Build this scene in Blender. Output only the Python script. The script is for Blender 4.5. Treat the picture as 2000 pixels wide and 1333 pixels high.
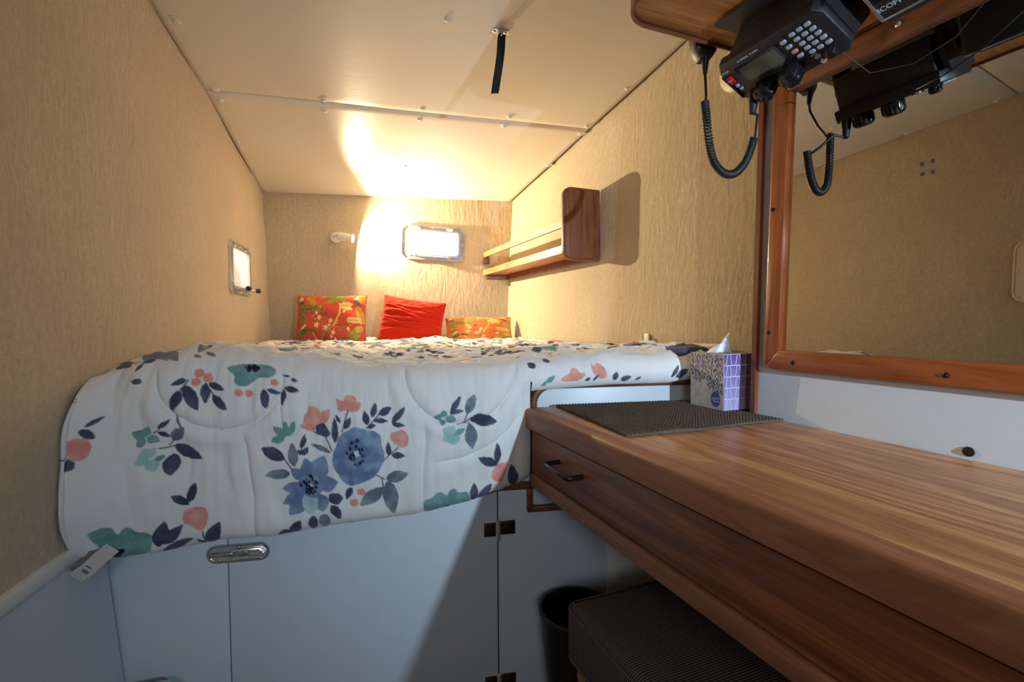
import bpy, bmesh, math, random
import numpy as np
from mathutils import Matrix, Vector

for _o in list(bpy.data.objects):
    bpy.data.objects.remove(_o)
SC = bpy.context.scene
COL = SC.collection
H = 0.955                      # the camera stands this high over the cabin sole (z = 0)

# ------------------------------------------------------------------ camera, world, lights, exposure
cam_d = bpy.data.cameras.new('camera')
cam_d.sensor_width = 36.0
cam_d.lens = 17.0
cam_d.clip_start = 0.02
cam = bpy.data.objects.new('camera', cam_d)
COL.objects.link(cam)
def _n(v):
    return v / np.linalg.norm(v)
_F = 944.44
_ry = _n(np.array([(615 - 1000) / _F, -(632 - 666.5) / _F, -1.0]))
_rx = np.array([(3317 - 1000) / _F, -(617 - 666.5) / _F, -1.0])
_rx = _n(_rx - _ry * _rx.dot(_ry))
_rz = np.cross(_rx, _ry)
cam.matrix_world = Matrix.Translation((0, 0, H)) @ Matrix([list(_rx), list(_ry), list(_rz)]).to_4x4()
SC.camera = cam

world = bpy.data.worlds.new('world')
SC.world = world
world.use_nodes = True
_bg = world.node_tree.nodes['Background']
_bg.inputs[0].default_value = (0.86, 0.93, 1.0, 1)
_bg.inputs[1].default_value = 0.012

def area_light(name, loc, target, size, energy, color):
    d = bpy.data.lights.new(name, 'AREA')
    d.shape = 'DISK'; d.size = size; d.energy = energy; d.color = color
    o = bpy.data.objects.new(name, d); COL.objects.link(o)
    p = Vector((loc[0], loc[1], loc[2] + H)); t = Vector((target[0], target[1], target[2] + H))
    o.location = p
    o.rotation_euler = (t - p).to_track_quat('-Z', 'Y').to_euler()
    return o
# cool daylight bouncing in low behind the camera, over the near end of the desk
area_light('daylight_low', (0.60, -0.90, 0.125), (0.86, 0.10, 0.05), 0.022, 9.6, (0.60, 0.81, 1.0)).data.spread = math.radians(99)
# added soft fill behind the camera, brightening the desk and drawer side
area_light('fill_rear', (-0.35, -1.10, 0.35), (0.60, 0.50, -0.30), 0.5, 3.0, (0.86, 0.93, 1.0)).data.spread = math.radians(120)

SC.view_settings.view_transform = 'Standard'
SC.view_settings.look = 'None'
SC.view_settings.exposure = 0.0
SC.view_settings.gamma = 1.0
SC.view_settings.use_curve_mapping = False
SC.cycles.use_denoising = True
SC.cycles.use_adaptive_sampling = True
SC.cycles.adaptive_threshold = 0.04
SC.cycles.max_bounces = 6
SC.cycles.diffuse_bounces = 4
SC.cycles.glossy_bounces = 3
SC.cycles.sample_clamp_indirect = 6.0
SC.cycles.caustics_reflective = False
SC.cycles.caustics_refractive = False

# ------------------------------------------------------------------ frames and helpers
class Fr:
    def __init__(s, o, ex, ey, ez):
        s.o = np.array(o, float); s.M = np.array([ex, ey, ez], float)
    def pts(s, v):
        return np.asarray(v, float) @ s.M + s.o
    def pt(s, a, b, c):
        return s.pts([(a, b, c)])[0]
W = Fr((0, 0, 0), (1, 0, 0), (0, 1, 0), (0, 0, 1))
ANG = math.radians(-12)
T = np.array([math.cos(ANG), math.sin(ANG), 0.0])
N = np.array([-math.sin(ANG), math.cos(ANG), 0.0])
Z = np.array([0.0, 0.0, 1.0])
B = Fr((0, 0, 0), T, N, Z)      # berth frame: bulkheads run along T

def tag(o, label=None, cat=None, group=None, kind=None):
    if label: o['label'] = label
    if cat: o['category'] = cat
    if group: o['group'] = group
    if kind: o['kind'] = kind
    return o

def thing(name, loc, label, cat, rotz=0.0, group=None, kind=None):
    o = bpy.data.objects.new(name, None)
    o.empty_display_size = 0.05
    COL.objects.link(o)
    o.location = (loc[0], loc[1], loc[2] + H)
    o.rotation_euler = (0, 0, rotz)
    tag(o, label, cat, group, kind)
    return o

def origin_of(o):
    """world matrix from loc/rot of o and its parents (all unscaled)"""
    m = Matrix.Translation(o.location) @ o.rotation_euler.to_matrix().to_4x4()
    return origin_of(o.parent) @ m if o.parent else m

def finish(me, smooth):
    bm = bmesh.new(); bm.from_mesh(me)
    bmesh.ops.recalc_face_normals(bm, faces=bm.faces)
    bm.to_mesh(me); bm.free()
    if smooth:
        me.shade_smooth()
        me.set_sharp_from_angle(angle=math.radians(smooth))

def mk(name, v, f, mat, par=None, smooth=0, base=None, recalc=True):
    """v in camera-height coordinates; base = where a top-level mesh has its origin"""
    v = np.array(v, float); v[:, 2] += H
    me = bpy.data.meshes.new(name)
    o = bpy.data.objects.new(name, me); COL.objects.link(o)
    if par is not None:
        o.parent = par
        m = np.array(origin_of(par).inverted())
        v = v @ m[:3, :3].T + m[:3, 3]
    elif base is not None:
        b = np.array([base[0], base[1], base[2] + H]); o.location = b; v = v - b
    me.from_pydata(v.tolist(), [], f)
    if recalc: finish(me, smooth)
    elif smooth: me.shade_smooth()
    if mat is not None: me.materials.append(mat)
    return o

class G:
    def __init__(s): s.v = []; s.f = []
    def add(s, v, f, fr=W):
        n = len(s.v)
        s.v += [tuple(p) for p in fr.pts(v)]
        s.f += [tuple(i + n for i in q) for q in f]
        return s
    def box(s, lo, hi, b=0.0, fr=W, seg=2):
        bm = bmesh.new()
        bmesh.ops.create_cube(bm, size=1.0)
        for q in bm.verts:
            q.co = [lo[k] + (q.co[k] + .5) * (hi[k] - lo[k]) for k in range(3)]
        if b: bmesh.ops.bevel(bm, geom=list(bm.edges), offset=b, segments=seg, profile=.5, affect='EDGES')
        bm.verts.index_update()
        s.add([tuple(q.co) for q in bm.verts], [tuple(q.index for q in fc.verts) for fc in bm.faces], fr)
        bm.free(); return s
    def prism(s, poly, c0, c1, fr=W, ax=(0, 1, 2), b=0.0):
        """2-D outline in axes ax[0],ax[1] of the frame, extruded along ax[2]"""
        n = len(poly); v = []
        for c in (c0, c1):
            for p in poly:
                q = [0, 0, 0]; q[ax[0]] = p[0]; q[ax[1]] = p[1]; q[ax[2]] = c
                v.append(tuple(q))
        f = [tuple(range(n - 1, -1, -1)), tuple(range(n, 2 * n))]
        f += [(i, (i + 1) % n, n + (i + 1) % n, n + i) for i in range(n)]
        if b:
            bm = bmesh.new(); vs = [bm.verts.new(q) for q in v]
            for q in f: bm.faces.new([vs[i] for i in q])
            bm.normal_update()
            es = [e for e in bm.edges if len(e.link_faces) == 2 and (len(e.link_faces[0].verts) == n and n > 4 or len(e.link_faces[1].verts) == n and n > 4 or n == 4)]
            bmesh.ops.bevel(bm, geom=es, offset=b, segments=2, profile=.5, affect='EDGES')
            bm.verts.index_update()
            v = [tuple(q.co) for q in bm.verts]; f = [tuple(q.index for q in fc.verts) for fc in bm.faces]
            bm.free()
        return s.add(v, f, fr)
    def ring(s, outer, inner, c0, c1, fr=W, ax=(0, 1, 2)):
        n = len(outer); v = []
        for poly, c in ((outer, c0), (inner, c0), (outer, c1), (inner, c1)):
            for p in poly:
                q = [0, 0, 0]; q[ax[0]] = p[0]; q[ax[1]] = p[1]; q[ax[2]] = c
                v.append(tuple(q))
        f = []
        for i in range(n):
            j = (i + 1) % n
            f += [(i, j, n + j, n + i), (2 * n + i, 3 * n + i, 3 * n + j, 2 * n + j),
                  (i, 2 * n + i, 2 * n + j, j), (n + i, n + j, 3 * n + j, 3 * n + i)]
        return s.add(v, f, fr)
    def sweep(s, rings, closed_ends=True, fr=W):
        """rings: list of equal length point loops"""
        n = len(rings[0]); v = [p for r in rings for p in r]; f = []
        for k in range(len(rings) - 1):
            for i in range(n):
                j = (i + 1) % n
                f.append((k * n + i, k * n + j, (k + 1) * n + j, (k + 1) * n + i))
        if closed_ends:
            f.append(tuple(range(n - 1, -1, -1))); m = (len(rings) - 1) * n
            f.append(tuple(range(m, m + n)))
        return s.add(v, f, fr)
    def cyl(s, p0, p1, r0, r1=None, n=16, fr=W, cap=True):
        return s.lathe(p0, p1, [(0, r0), (1, r0 if r1 is None else r1)], n, fr, cap)
    def lathe(s, p0, p1, prof, n=16, fr=W, cap=True):
        """prof: (t along p0->p1, radius)"""
        p0 = np.array(p0, float); p1 = np.array(p1, float); d = p1 - p0
        w = _n(d); a = _n(np.cross(w, (0, 0, 1) if abs(w[2]) < .9 else (1, 0, 0))); b = np.cross(w, a)
        rings = [[p0 + d * t + r * (a * math.cos(2 * math.pi * i / n) + b * math.sin(2 * math.pi * i / n)) for i in range(n)] for t, r in prof]
        return s.sweep(rings, cap, fr)
    def tube(s, pts, r, n=8, fr=W, up=(0, 0, 1)):
        pts = [np.array(p, float) for p in pts]; rings = []
        a = None
        for i, p in enumerate(pts):
            d = _n(pts[min(i + 1, len(pts) - 1)] - pts[max(i - 1, 0)])
            if a is None: a = np.cross(d, up if abs(np.dot(d, up)) < .95 else (1, 0, 0))
            a = _n(a - d * a.dot(d)); b = np.cross(d, a)
            rr = r[i] if hasattr(r, '__len__') else r
            rings.append([p + rr * (a * math.cos(2 * math.pi * k / n) + b * math.sin(2 * math.pi * k / n)) for k in range(n)])
        return s.sweep(rings, True, fr)
    def ball(s, c, r, n=14, fr=W, half=False):
        r = (r, r, r) if not hasattr(r, '__len__') else r
        m = n // 2; rings = []
        for k in range(m + 1):
            t = math.pi * (k / m) * (.5 if half else 1.0)
            t = max(t, .02) if half or k < m else math.pi - .02
            rings.append([(c[0] + r[0] * math.sin(t) * math.cos(2 * math.pi * i / n), c[1] + r[1] * math.sin(t) * math.sin(2 * math.pi * i / n), c[2] + r[2] * math.cos(t)) for i in range(n)])
        return s.sweep(rings, True, fr)
    def build(s, name, mat, par=None, smooth=35, base=None):
        return mk(name, s.v, s.f, mat, par, smooth, base)

def rrect(x0, y0, x1, y1, r, n=5):
    out = []
    rs = r if hasattr(r, '__len__') else (r,) * 4
    for (cx, cy, a0, rr) in ((x1 - rs[0], y1 - rs[0], 0, rs[0]), (x0 + rs[1], y1 - rs[1], 90, rs[1]), (x0 + rs[2], y0 + rs[2], 180, rs[2]), (x1 - rs[3], y0 + rs[3], 270, rs[3])):
        for k in range(n + 1):
            t = math.radians(a0 + 90 * k / n)
            out.append((cx + rr * math.cos(t), cy + rr * math.sin(t)))
    return out

def text_mesh(txt, size, fr, mat, par, name, depth=0.0006, align='CENTER'):
    """fr: x = reading direction, y = up, z = out of the surface"""
    cu = bpy.data.curves.new('tmp', 'FONT')
    cu.body = txt; cu.size = size; cu.extrude = depth; cu.align_x = align; cu.align_y = 'CENTER'; cu.resolution_u = 3
    to = bpy.data.objects.new('tmp', cu); COL.objects.link(to)
    bpy.context.view_layer.update()
    me = bpy.data.meshes.new_from_object(to.evaluated_get(bpy.context.evaluated_depsgraph_get()))
    v = [tuple(q.co) for q in me.vertices]; f = [tuple(q.vertices) for q in me.polygons]
    bpy.data.objects.remove(to); bpy.data.curves.remove(cu); bpy.data.meshes.remove(me)
    g = G().add(v, f, fr)
    return mk(name, g.v, g.f, mat, par)

# ------------------------------------------------------------------ materials
def srgb(r, g, b):
    return tuple(((c / 255) / 12.92 if c / 255 <= .04045 else ((c / 255 + .055) / 1.055) ** 2.4) for c in (r, g, b))

class NT:
    def __init__(s, name):
        s.m = bpy.data.materials.new(name); s.m.use_nodes = True
        s.t = s.m.node_tree; s.b = s.t.nodes['Principled BSDF']
    def n(s, kind, **kw):
        q = s.t.nodes.new('ShaderNode' + kind)
        for k, v in kw.items():
            if k in q.inputs: q.inputs[k].default_value = v
            else: setattr(q, k, v)
        return q
    def l(s, a, b): s.t.links.new(a, b)
    def coords(s, scale=(1, 1, 1), rot=(0, 0, 0), which='Object'):
        c = s.n('TexCoord'); mp = s.n('Mapping'); mp.inputs['Scale'].default_value = scale; mp.inputs['Rotation'].default_value = rot
        s.l(c.outputs[which], mp.inputs['Vector']); return mp.outputs[0]
    def noise(s, vec, scale, detail=3, rough=.5, dist=0.0):
        q = s.n('TexNoise'); q.inputs['Scale'].default_value = scale; q.inputs['Detail'].default_value = detail
        q.inputs['Roughness'].default_value = rough; q.inputs['Distortion'].default_value = dist
        s.l(vec, q.inputs['Vector']); return q.outputs['Fac']
    def ramp(s, fac, stops):
        q = s.n('ValToRGB'); e = q.color_ramp.elements
        while len(e) < len(stops): e.new(.5)
        for el, (p, c) in zip(e, stops): el.position = p; el.color = (*c, 1)
        s.l(fac, q.inputs[0]); return q.outputs[0]
    def mixc(s, fac, a, b, mode='MIX'):
        q = s.n('Mix', data_type='RGBA', blend_type=mode)
        for k, v in ((0, fac), (6, a), (7, b)):
            if hasattr(v, 'links'): s.l(v, q.inputs[k])
            else: q.inputs[k].default_value = v if k == 0 else (*v, 1)
        return q.outputs[2]
    def math(s, op, a, b=0.0):
        q = s.n('Math', operation=op)
        for k, v in ((0, a), (1, b)):
            if hasattr(v, 'links'): s.l(v, q.inputs[k])
            else: q.inputs[k].default_value = v
        return q.outputs[0]
    def bump(s, h, strength=.5, dist=.002):
        q = s.n('Bump'); q.inputs['Strength'].default_value = strength; q.inputs['Distance'].default_value = dist
        s.l(h, q.inputs['Height']); s.l(q.outputs[0], s.b.inputs['Normal'])
    def base(s, c):
        if hasattr(c, 'links'): s.l(c, s.b.inputs['Base Color'])
        else: s.b.inputs['Base Color'].default_value = (*c, 1)
    def set(s, **kw):
        for k, v in kw.items(): s.b.inputs[k.replace('_', ' ')].default_value = v

def plain(name, c, rough=.5, metal=0.0, var=.06, scale=60, bump=0.0, spec=.5, coat=0.0):
    m = NT(name); v = m.coords()
    f = m.noise(v, scale, 3)
    lo = tuple(max(0, x * (1 - var)) for x in c); hi = tuple(min(1, x * (1 + var)) for x in c)
    m.base(m.ramp(f, [(.3, lo), (.7, hi)]))
    m.set(Roughness=rough, Metallic=metal, Specular_IOR_Level=spec, Coat_Weight=coat, Coat_Roughness=.15)
    if bump: m.bump(m.noise(v, scale * 4, 2), bump, .001)
    return m.m

def wood(name, dark, mid, light, axis, rough=.38, scale=1.0, coat=0.0, rot=(0, 0, 0)):
    m = NT(name)
    sc = [9 * scale] * 3; sc[axis] = .75 * scale
    v = m.coords(tuple(sc), rot)
    f1 = m.noise(v, 1.6, 4, .55, 1.2)
    rings = m.math('FRACT', m.math('MULTIPLY', f1, 5.0))
    tri = m.math('ABSOLUTE', m.math('SUBTRACT', rings, .5))
    sc2 = [130 * scale] * 3; sc2[axis] = 3.0 * scale
    v2 = m.coords(tuple(sc2), rot)
    f2 = m.noise(v2, 2.0, 4, .6)
    mixf = m.math('ADD', m.math('MULTIPLY', tri, .75), m.math('MULTIPLY', f2, .62))
    m.base(m.ramp(mixf, [(.22, dark), (.5, mid), (.8, light)]))
    m.set(Roughness=rough, Coat_Weight=coat, Coat_Roughness=.12, Specular_IOR_Level=.4)
    m.bump(f2, .18, .0006)
    return m.m

def carpet(name, c, amp=1.0):
    m = NT(name)
    v = m.coords()
    lo = tuple(x * .80 for x in c); hi = tuple(min(1, x * 1.14) for x in c)
    fine = m.noise(v, 320, 2, .75)
    mid = m.noise(m.coords((1, 1, .7)), 95, 2, .65)
    big = m.noise(v, 3.2, 2, .6)
    cc = m.ramp(m.math('ADD', m.math('MULTIPLY', fine, .55), m.math('MULTIPLY', mid, .45)), [(.36, lo), (.64, hi)])
    cc = m.mixc(m.ramp(big, [(.35, (0, 0, 0)), (.75, (.55, .55, .55))]), cc, tuple(x * .80 for x in c))
    m.base(cc)
    rip = m.math('MULTIPLY', m.noise(m.coords((30, 30, 8)), 1.0, 1, .5, 1.8), amp)
    rip2 = m.noise(m.coords((60, 60, 26)), 1.0, 2, .6)
    h = m.math('ADD', m.math('ADD', rip, m.math('MULTIPLY', rip2, .42)), m.math('MULTIPLY', mid, .22))
    m.bump(h, .42, .0048)
    m.set(Roughness=1.0, Specular_IOR_Level=.08, Sheen_Weight=.25, Sheen_Roughness=.6)
    return m.m

def vinyl(name, c):
    m = NT(name)
    v = m.coords((30, 150, 30), (0, 0, ANG))
    f = m.noise(v, 1.0, 4, .6, .6)
    big = m.noise(m.coords(), 2.2, 3)
    m.base(m.mixc(big, tuple(x * .96 for x in c), c))
    m.bump(f, .25, .0012)
    m.set(Roughness=.34, Specular_IOR_Level=.45)
    return m.m

def attr_mat(name, rough=.85, sheen=.15, weave=900, bump=.15, spec=.3):
    m = NT(name)
    a = m.n('Attribute'); a.attribute_name = 'print'
    f = m.noise(m.coords(), weave, 2)
    col = m.mixc(m.math('MULTIPLY', f, .10), a.outputs['Color'], (.5, .48, .46), 'MULTIPLY')
    m.base(col)
    m.bump(f, bump, .0006)
    m.set(Roughness=rough, Sheen_Weight=sheen, Specular_IOR_Level=spec)
    return m.m

def emis(name, c, strength):
    m = NT(name)
    m.base((.9, .9, .9))
    f = m.noise(m.coords(), 6, 2)
    col = m.ramp(f, [(.3, tuple(x * .95 for x in c)), (.7, c)])
    m.l(col, m.b.inputs['Emission Color'])
    m.set(Emission_Strength=strength, Roughness=.3)
    return m.m

M = {}
M['carpet'] = carpet('carpet_lining', srgb(198, 180, 150))
M['carpet_l'] = carpet('carpet_lining_rippled', srgb(198, 180, 150), 1.7)
M['carpet_r'] = carpet('carpet_lining_right', srgb(198, 180, 150), 1.2)
M['carpet_b'] = carpet('carpet_lining_patch', srgb(188, 170, 140))
M['vinyl'] = vinyl('ceiling_vinyl', srgb(226, 220, 208))
M['white'] = plain('white_laminate', srgb(206, 213, 220), .38, var=.015, scale=25)
M['white_warm'] = plain('white_gelcoat', srgb(224, 222, 214), .32, var=.02, scale=18)
M['deck'] = plain('deck_backing', srgb(140, 122, 102), .9)
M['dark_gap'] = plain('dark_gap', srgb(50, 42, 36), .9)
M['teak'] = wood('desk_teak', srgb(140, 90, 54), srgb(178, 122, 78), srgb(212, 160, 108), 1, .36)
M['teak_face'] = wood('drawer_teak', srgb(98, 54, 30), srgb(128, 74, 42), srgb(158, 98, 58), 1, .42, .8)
M['teak_edge'] = wood('nosing_teak', srgb(134, 86, 58), srgb(150, 98, 68), srgb(166, 112, 80), 1, .5, 1.5)
M['teak_rail'] = wood('rail_teak', srgb(96, 54, 34), srgb(116, 68, 44), srgb(134, 82, 54), 0, .4, 1.2)
M['varnish'] = wood('varnished_frame', srgb(126, 62, 28), srgb(148, 78, 38), srgb(164, 92, 48), 1, .28, 1.0, .25)
M['varnish_v'] = wood('varnished_upright', srgb(126, 62, 28), srgb(148, 78, 38), srgb(164, 92, 48), 2, .28, 1.0, .25)
M['post'] = wood('post_wood', srgb(104, 58, 36), srgb(122, 70, 44), srgb(138, 82, 54), 2, .35, 1.0, .2)
M['shelf_v'] = wood('shelf_end_wood', srgb(98, 54, 32), srgb(124, 72, 44), srgb(148, 92, 58), 2, .4, 1.3)
M['shelf_y'] = wood('shelf_board_wood', srgb(150, 96, 60), srgb(178, 120, 78), srgb(200, 146, 100), 1, .4, 1.3)
M['overhead'] = wood('overhead_board_wood', srgb(140, 88, 46), srgb(168, 110, 62), srgb(188, 132, 80), 0, .4, 1.1)
M['chrome'] = plain('chrome', (.80, .78, .76), .16, .72, var=.03)
M['steel'] = plain('stainless_steel', (.55, .53, .50), .25, .85, var=.08)
M['bronze'] = plain('bronze', srgb(92, 74, 62), .35, 1.0, var=.1)
M['handle'] = plain('brown_handle', srgb(70, 58, 52), .22, .6, var=.05)
M['black'] = plain('black_plastic', srgb(34, 34, 36), .42, var=.1)
M['black_gloss'] = plain('black_gloss_plastic', srgb(26, 26, 28), .16, var=.05)
M['black_tex'] = plain('black_cast_metal', srgb(40, 38, 36), .5, .3, var=.2, scale=300, bump=.4)
M['key'] = plain('pale_key', srgb(168, 178, 192), .45, var=.03)
M['key_red'] = plain('red_key', srgb(176, 30, 34), .4)
M['key_pink'] = plain('pink_key', srgb(206, 150, 140), .45)
M['lcd'] = plain('lcd_glass', srgb(74, 72, 58), .12, var=.12, scale=20)
M['print_white'] = plain('white_print', srgb(190, 190, 190), .5)
M['bumper'] = plain('dark_rubber', srgb(60, 46, 34), .7)
M['webbing'] = plain('black_webbing', srgb(28, 28, 32), .8, var=.2, scale=500, bump=.5)
M['plastic_w'] = plain('white_plastic', srgb(232, 228, 218), .4, var=.02)
M['plastic_beige'] = plain('beige_plastic', srgb(214, 200, 172), .45, var=.03)
M['bin'] = plain('bin_plastic', srgb(30, 28, 28), .45, var=.08)
M['blue_knob'] = plain('blue_black_knob', srgb(40, 46, 66), .25)
M['mat'] = plain('grip_mat', srgb(98, 86, 76), .9, var=.2, scale=200, spec=.1)
M['tissue'] = plain('tissue_paper', srgb(240, 240, 242), .95, var=.01)
M['pine'] = wood('stool_leg_wood', srgb(140, 90, 50), srgb(168, 112, 66), srgb(186, 132, 84), 2, .5)
M['pane'] = emis('daylit_pane', (.93, .97, 1.0), 2.6)
M['pane_rib'] = emis('daylit_ribbed_pane', (1.0, .985, .93), .5)
M['pane_dim'] = emis('daylit_side_pane', (.72, .80, .88), .55)
M['bulb'] = emis('lamp_bulb', (1.0, .86, .60), 14.0)
M['tag_w'] = plain('care_tag_cloth', srgb(196, 190, 184), .9)
M['tag_g'] = plain('grey_tag_cloth', srgb(120, 108, 100), .9)
M['floor'] = wood('sole_planks', srgb(92, 60, 38), srgb(116, 78, 50), srgb(138, 98, 66), 1, .4)
_m = NT('mirror_glass'); _m.set(Metallic=1.0, Roughness=.012)
_m.base(_m.ramp(_m.noise(_m.coords(), 4, 2), [(.3, (.68, .67, .62)), (.7, (.72, .71, .66))])); M['mirror'] = _m.m
# ribbed upholstery for the stool
_m = NT('ribbed_upholstery'); _w = _m.n('TexWave'); _w.inputs['Scale'].default_value = 62; _w.bands_direction = 'Y'
_m.l(_m.coords(), _w.inputs['Vector'])
_m.base(_m.ramp(_w.outputs['Fac'], [(.2, srgb(60, 52, 48)), (.8, srgb(112, 102, 94))])); _m.set(Roughness=.95, Specular_IOR_Level=.1)
_m.bump(_w.outputs['Fac'], .5, .0012); M['ribbed'] = _m.m
M['duvet'] = attr_mat('floral_cotton', .75, .1, 1200, .08, .3)
M['cushion'] = attr_mat('printed_cotton', .85, .1, 1200, .1)
M['card'] = attr_mat('printed_card', .5, 0.0, 600, .03, .4)
_m = NT('red_velvet'); _f = _m.noise(_m.coords(), 700, 2)
_m.base(_m.ramp(_f, [(.3, srgb(176, 30, 12)), (.7, srgb(202, 46, 20))])); _m.set(Roughness=.9, Sheen_Weight=.25, Sheen_Roughness=.4, Specular_IOR_Level=.1); M['velvet'] = _m.m
# ------------------------------------------------------------------ the cabin shell
def ceil_z(x, y):
    return .755 - .11 * (.208 * (x - 1.02) + .978 * (y - 1.679))
_LT = ([-1.6, .9, 1.483, 1.879, 2.80], [-.735, -.437, -.368, -.321, -.2345])
_LB = ([-1.6, 1.0, 1.27, 2.80], [-.86, -.470, -.430, -.2025])
def wall_left_x(y, z):
    t = np.interp(y, *_LT); b = np.interp(y, *_LB)
    k = (z + .43) / (.755 + .43)
    return b + (t - b) * k
def wall_right_x(y, z):
    return 1.022 - .05 * (.5 - z) * np.clip((y - .87) / 1.65, 0, 1)

def sheet(name, fn, us, vs, mat, thick, label, cat='wall', kind='structure', par=None, out=(1, 0, 0)):
    us = list(us); vs = list(vs)
    v = [fn(u, w) for u in us for w in vs]; n = len(vs)
    f = [(i * n + j, i * n + j + 1, (i + 1) * n + j + 1, (i + 1) * n + j) for i in range(len(us) - 1) for j in range(n - 1)]
    o = mk(name, v, f, mat, par, smooth=60)
    md = o.modifiers.new('thickness', 'SOLIDIFY'); md.thickness = abs(thick); md.use_rim = False
    nrm = np.mean([list(p.normal) for p in o.data.polygons], axis=0)
    md.offset = 1 if nrm @ np.array(out, float) > 0 else -1
    if par is None: tag(o, label, cat, kind=kind)
    return o

# floor
fl = G().box((-1.0, -2.4, -H - .03), (1.3, 1.5, -H)).build('floor', M['floor'])
tag(fl, 'dark teak cabin sole below the bunk and desk', 'floor', kind='structure')

# left wall, carpet lined; undulating a little like stretched carpet
def _lw(y, z):
    zz = z if z < .6 else min(z, ceil_z(-.35, y) + .02)
    w = .003 * math.sin(y * 9 + z * 4) + .002 * math.sin(z * 17 + y * 5)
    return (wall_left_x(y, zz) + w, y, zz)
lw = sheet('wall_left', _lw, np.linspace(-1.6, 2.80, 89), list(np.linspace(-.43, .6, 22)) + [.7, .78, .85, .93, 1.1, 1.2], M['carpet_l'], 0.02, 'beige carpet-lined hull side left of the bunk', out=(-1, 0, 0))
# right wall, two carpet pieces with a butt seam
wr = thing('wall_right', (1.05, 1.4, -H), 'beige carpet-lined hull side right of the bunk, above the desk corner', 'wall', kind='structure')
def _rw(y, z): return (wall_right_x(y, z) + .0015 * math.sin(y * 11 + z * 6), y, min(z, ceil_z(1.0, y) + .02))
sheet('carpet_panel', _rw, np.linspace(1.095, 2.58, 30), np.linspace(-.35, .86, 24), M['carpet_r'], .02, None, par=wr)
sheet('carpet_panel', lambda y, z: (_rw(y, z)[0] - .0015, y, _rw(y, z)[2]), np.linspace(.30, 1.0935, 18), np.linspace(-.35, .92, 24), M['carpet_b'], .02, None, par=wr)
# back wall
wb = sheet('wall_back', lambda u, z: B.pt(u, 2.67 + .0015 * math.sin(u * 13 + z * 5), z), np.linspace(-.86, .58, 30), np.linspace(-.45, .72, 24), M['carpet'], .02, 'beige carpet-lined bulkhead behind the cushions', out=(0, 1, 0))
# ceiling: deck behind, three vinyl panels screwed to it
def cq(x, y, d=0.0): return (x, y, ceil_z(x, y) + d)
_dk = G()
_cr = [(-.80, 0.0), (1.10, 0.0), (1.10, 2.75), (-.45, 3.0)]
_dk.add([cq(x, y, .012) for x, y in _cr] + [cq(x, y, .04) for x, y in _cr], [(3, 2, 1, 0), (4, 5, 6, 7)] + [(i, (i + 1) % 4, 4 + (i + 1) % 4, 4 + i) for i in range(4)])
ceiling = _dk.build('ceiling', M['deck'], smooth=0)
tag(ceiling, 'off-white vinyl headliner in screwed panels sloping down over the bunk', 'ceiling', kind='structure')
def ceil_panel(c):
    """c: four corners in order; a padded panel with soft rolled edges"""
    c = [np.array(p, float) for p in c]; n = 24; v = []; f = []
    for i in range(n + 1):
        for j in range(n + 1):
            s = .5 - .5 * math.cos(math.pi * i / n); t = .5 - .5 * math.cos(math.pi * j / n)
            p = c[0] * (1 - s) * (1 - t) + c[1] * s * (1 - t) + c[2] * s * t + c[3] * (1 - s) * t
            e = min(min(s, 1 - s) * np.linalg.norm(c[1] - c[0]), min(t, 1 - t) * np.linalg.norm(c[3] - c[0]))
            d = .010 * math.exp(-e / .004)
            d += .0015 * math.sin(p[0] * 7 + p[1] * 3) * math.sin(p[1] * 6)
            v.append(cq(p[0], p[1], d))
    f = [(i * (n + 1) + j, i * (n + 1) + j + 1, (i + 1) * (n + 1) + j + 1, (i + 1) * (n + 1) + j) for i in range(n) for j in range(n)]
    return mk('ceiling_panel', v, f, M['vinyl'], ceiling, smooth=70)
CP_back = ceil_panel([(-.322, 1.882), (1.018, 1.682), (1.020, 2.515), (-.236, 2.783)])
CP_mid = ceil_panel([(-.440, .917), (1.018, .771), (1.018, 1.678), (-.322, 1.878)])
CP_front = ceil_panel([(-.555, .06), (1.018, .06), (1.018, .7695), (-.442, .9155)])
BTN = [(-.323, 1.546), (.345, 1.293), (-.287, 1.856), (-.283, 1.920), (.043, 1.801), (.047, 1.871), (.371, 1.742), (.375, 1.817), (.683, 1.689), (.690, 1.761), (.994, 1.654), (1.000, 1.715), (.990, 1.390), (-.269, 2.223), (-.241, 2.510), (.393, 2.231), (1.004, 2.017), (-.205, 2.755), (.104, 2.680), (.996, 2.251), (-.37, 1.22), (-.05, 1.30), (-.40, .96), (-.05, .93)]
for x, y in BTN:
    sm = .7 if y > 2.1 else 1.0
    p = CP_back if y > 1.79 - .15 * (x - .35) else CP_mid
    z = ceil_z(x, y)
    G().lathe((x, y, z + .002), (x, y, z - .006 * sm), [(0, .021 * sm), (.12, .015 * sm), (.35, .0105 * sm), (.75, .0085 * sm), (.95, .006 * sm), (1, .002)], 14).build('button', M['vinyl'], p, smooth=80)

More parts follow.
